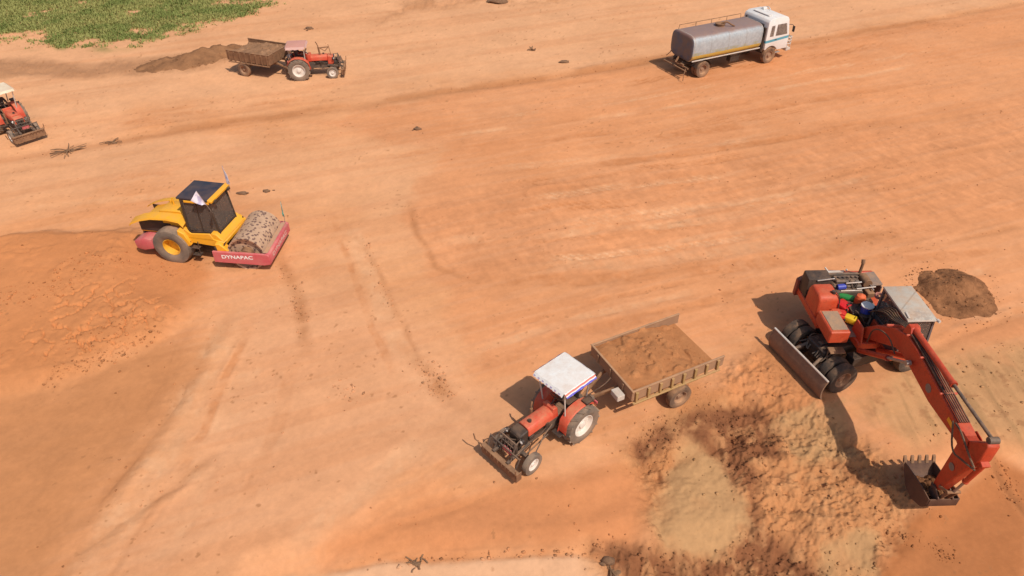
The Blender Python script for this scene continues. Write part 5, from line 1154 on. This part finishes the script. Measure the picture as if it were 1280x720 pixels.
def brush(label, u, v, n, L, flat, seed, cat='dry twigs', name='dry_brush', mat='wood', dirn=None):
    rn = random.Random(seed); c = at(u, v); z = gz(c.x, c.y); t = MB()
    for k in range(n):
        a = rn.random() * 6.28 if dirn is None else dirn + rn.gauss(0, .35) + (math.pi if rn.random() < .5 else 0); l = L * rn.uniform(.35, 1)
        p0 = Vector((rn.gauss(0, .08), rn.gauss(0, .08), .03)); p1 = p0 + Vector((math.cos(a) * l * .5, math.sin(a) * l * .5, flat * rn.uniform(.3, 1))); p2 = p1 + Vector((math.cos(a + rn.gauss(0, .4)) * l * .5, math.sin(a + rn.gauss(0, .4)) * l * .5, rn.uniform(-.6, .3) * flat))
        p2.z = max(p2.z, .02); t.tube([p0, p1, p2], .012 + .02 * rn.random(), 5, 1)
    for k in range(4): t.lump((rn.gauss(0, .1), rn.gauss(0, .1), .03), .06, (1.5, 1, .6), .3, 1, rn)
    o = t.build(name, M[mat]); o.location = (c.x, c.y, z); return tag(o, label, cat)
brush('star shaped tangle of dry twigs on bare earth below the left tractor', 84, 187, 18, .95, .16, 1)
brush('thin dry branch lying right of the star shaped twig tangle', 143, 177, 8, .62, .12, 2, dirn=.5)
brush('brown dead branch on the earth above the tanker track, left of the tank', 667, 62, 6, .5, .15, 3)
brush('dry root poking out at the bank beside the churned dark soil', 1160, 462, 9, .4, .18, 5, 'root', 'root')
brush('long dark root hanging over the pale ledge at the bottom', 771, 700, 7, .6, .07, 6, 'root', 'root', dirn=-1.3)
brush('short curved dark root right of the long root on the pale ledge', 808, 712, 5, .35, .06, 7, 'root', 'root', dirn=.9)
brush('small dry sprig on the pale ledge under the smooth orange slope', 520, 697, 8, .35, .06, 8, 'dry sprig', 'dry_sprig')
def stone(label, u, v, r, seed, sq=(1.3, 1, .7)):
    rn = random.Random(seed); c = at(u, v); m = MB(); m.lump((0, 0, r * .35), r, sq, .22, 2, rn)
    for k in range(4): m.lump((rn.gauss(0, r), rn.gauss(0, r), r * .15), r * rn.uniform(.25, .5), sq, .3, 1, rn)
    o = m.build('earth_clod', M['rock'], None, angle=60); o.location = (c.x, c.y, gz(c.x, c.y)); return tag(o, label, 'clod')
stone('dark clod above the pink canopied tractor', 387, 36, .17, 1, (1.6, .9, .7))
stone('dark earth lump at the top of the picture left of the tanker', 622, 2, .36, 2, (2.2, 1, .5))
stone('flat dark clod on the track edge between the tanker and the far tractor', 705, 77, .16, 3, (2, 1, .5))
stone('dark clod on the smooth earth below the far tractor', 522, 161, .12, 4, (1.8, 1, .6))
stone('small dark clod just beyond the roller drum', 333, 238, .11, 5, (1.6, 1, .6))
stone('flat dark clod left of the small clod beyond the roller drum', 303, 241, .13, 6, (2.2, .8, .4))
stone('dark broken clod at the head of the long root on the ledge', 762, 688, .13, 7, (1.5, 1, .7))
# dark earth added in the raised bucket, standing in for its shaded inside
TB = Matrix.Translation((6.1, 0, 2.75)) @ Matrix.Rotation(R(7), 4, 'Y') @ Matrix.Scale(.90, 4) @ Matrix.Translation((-5.74, 0, -2.31))
b = MB(TB @ Matrix.Translation((5.92, 0, .2)) @ Matrix.Rotation(R(-18), 4, 'Y') @ Matrix.Translation((-5.92, 0, -.2))); rn_ = random.Random(4)
for i in range(60): b.lump((rn_.uniform(5.05, 5.8), rn_.uniform(-.34, .34), -.36 + rn_.uniform(-.1, .12)), rn_.uniform(.07, .17), (1, 1, .8), .25, 1, rn_)
b = b.build('soil_load', dsoil, None, angle=60); b.location = EX; b.rotation_euler = (0, 0, R(EXD)); tag(b, 'dark earth added in the excavator bucket for its shaded inside', 'earth load')
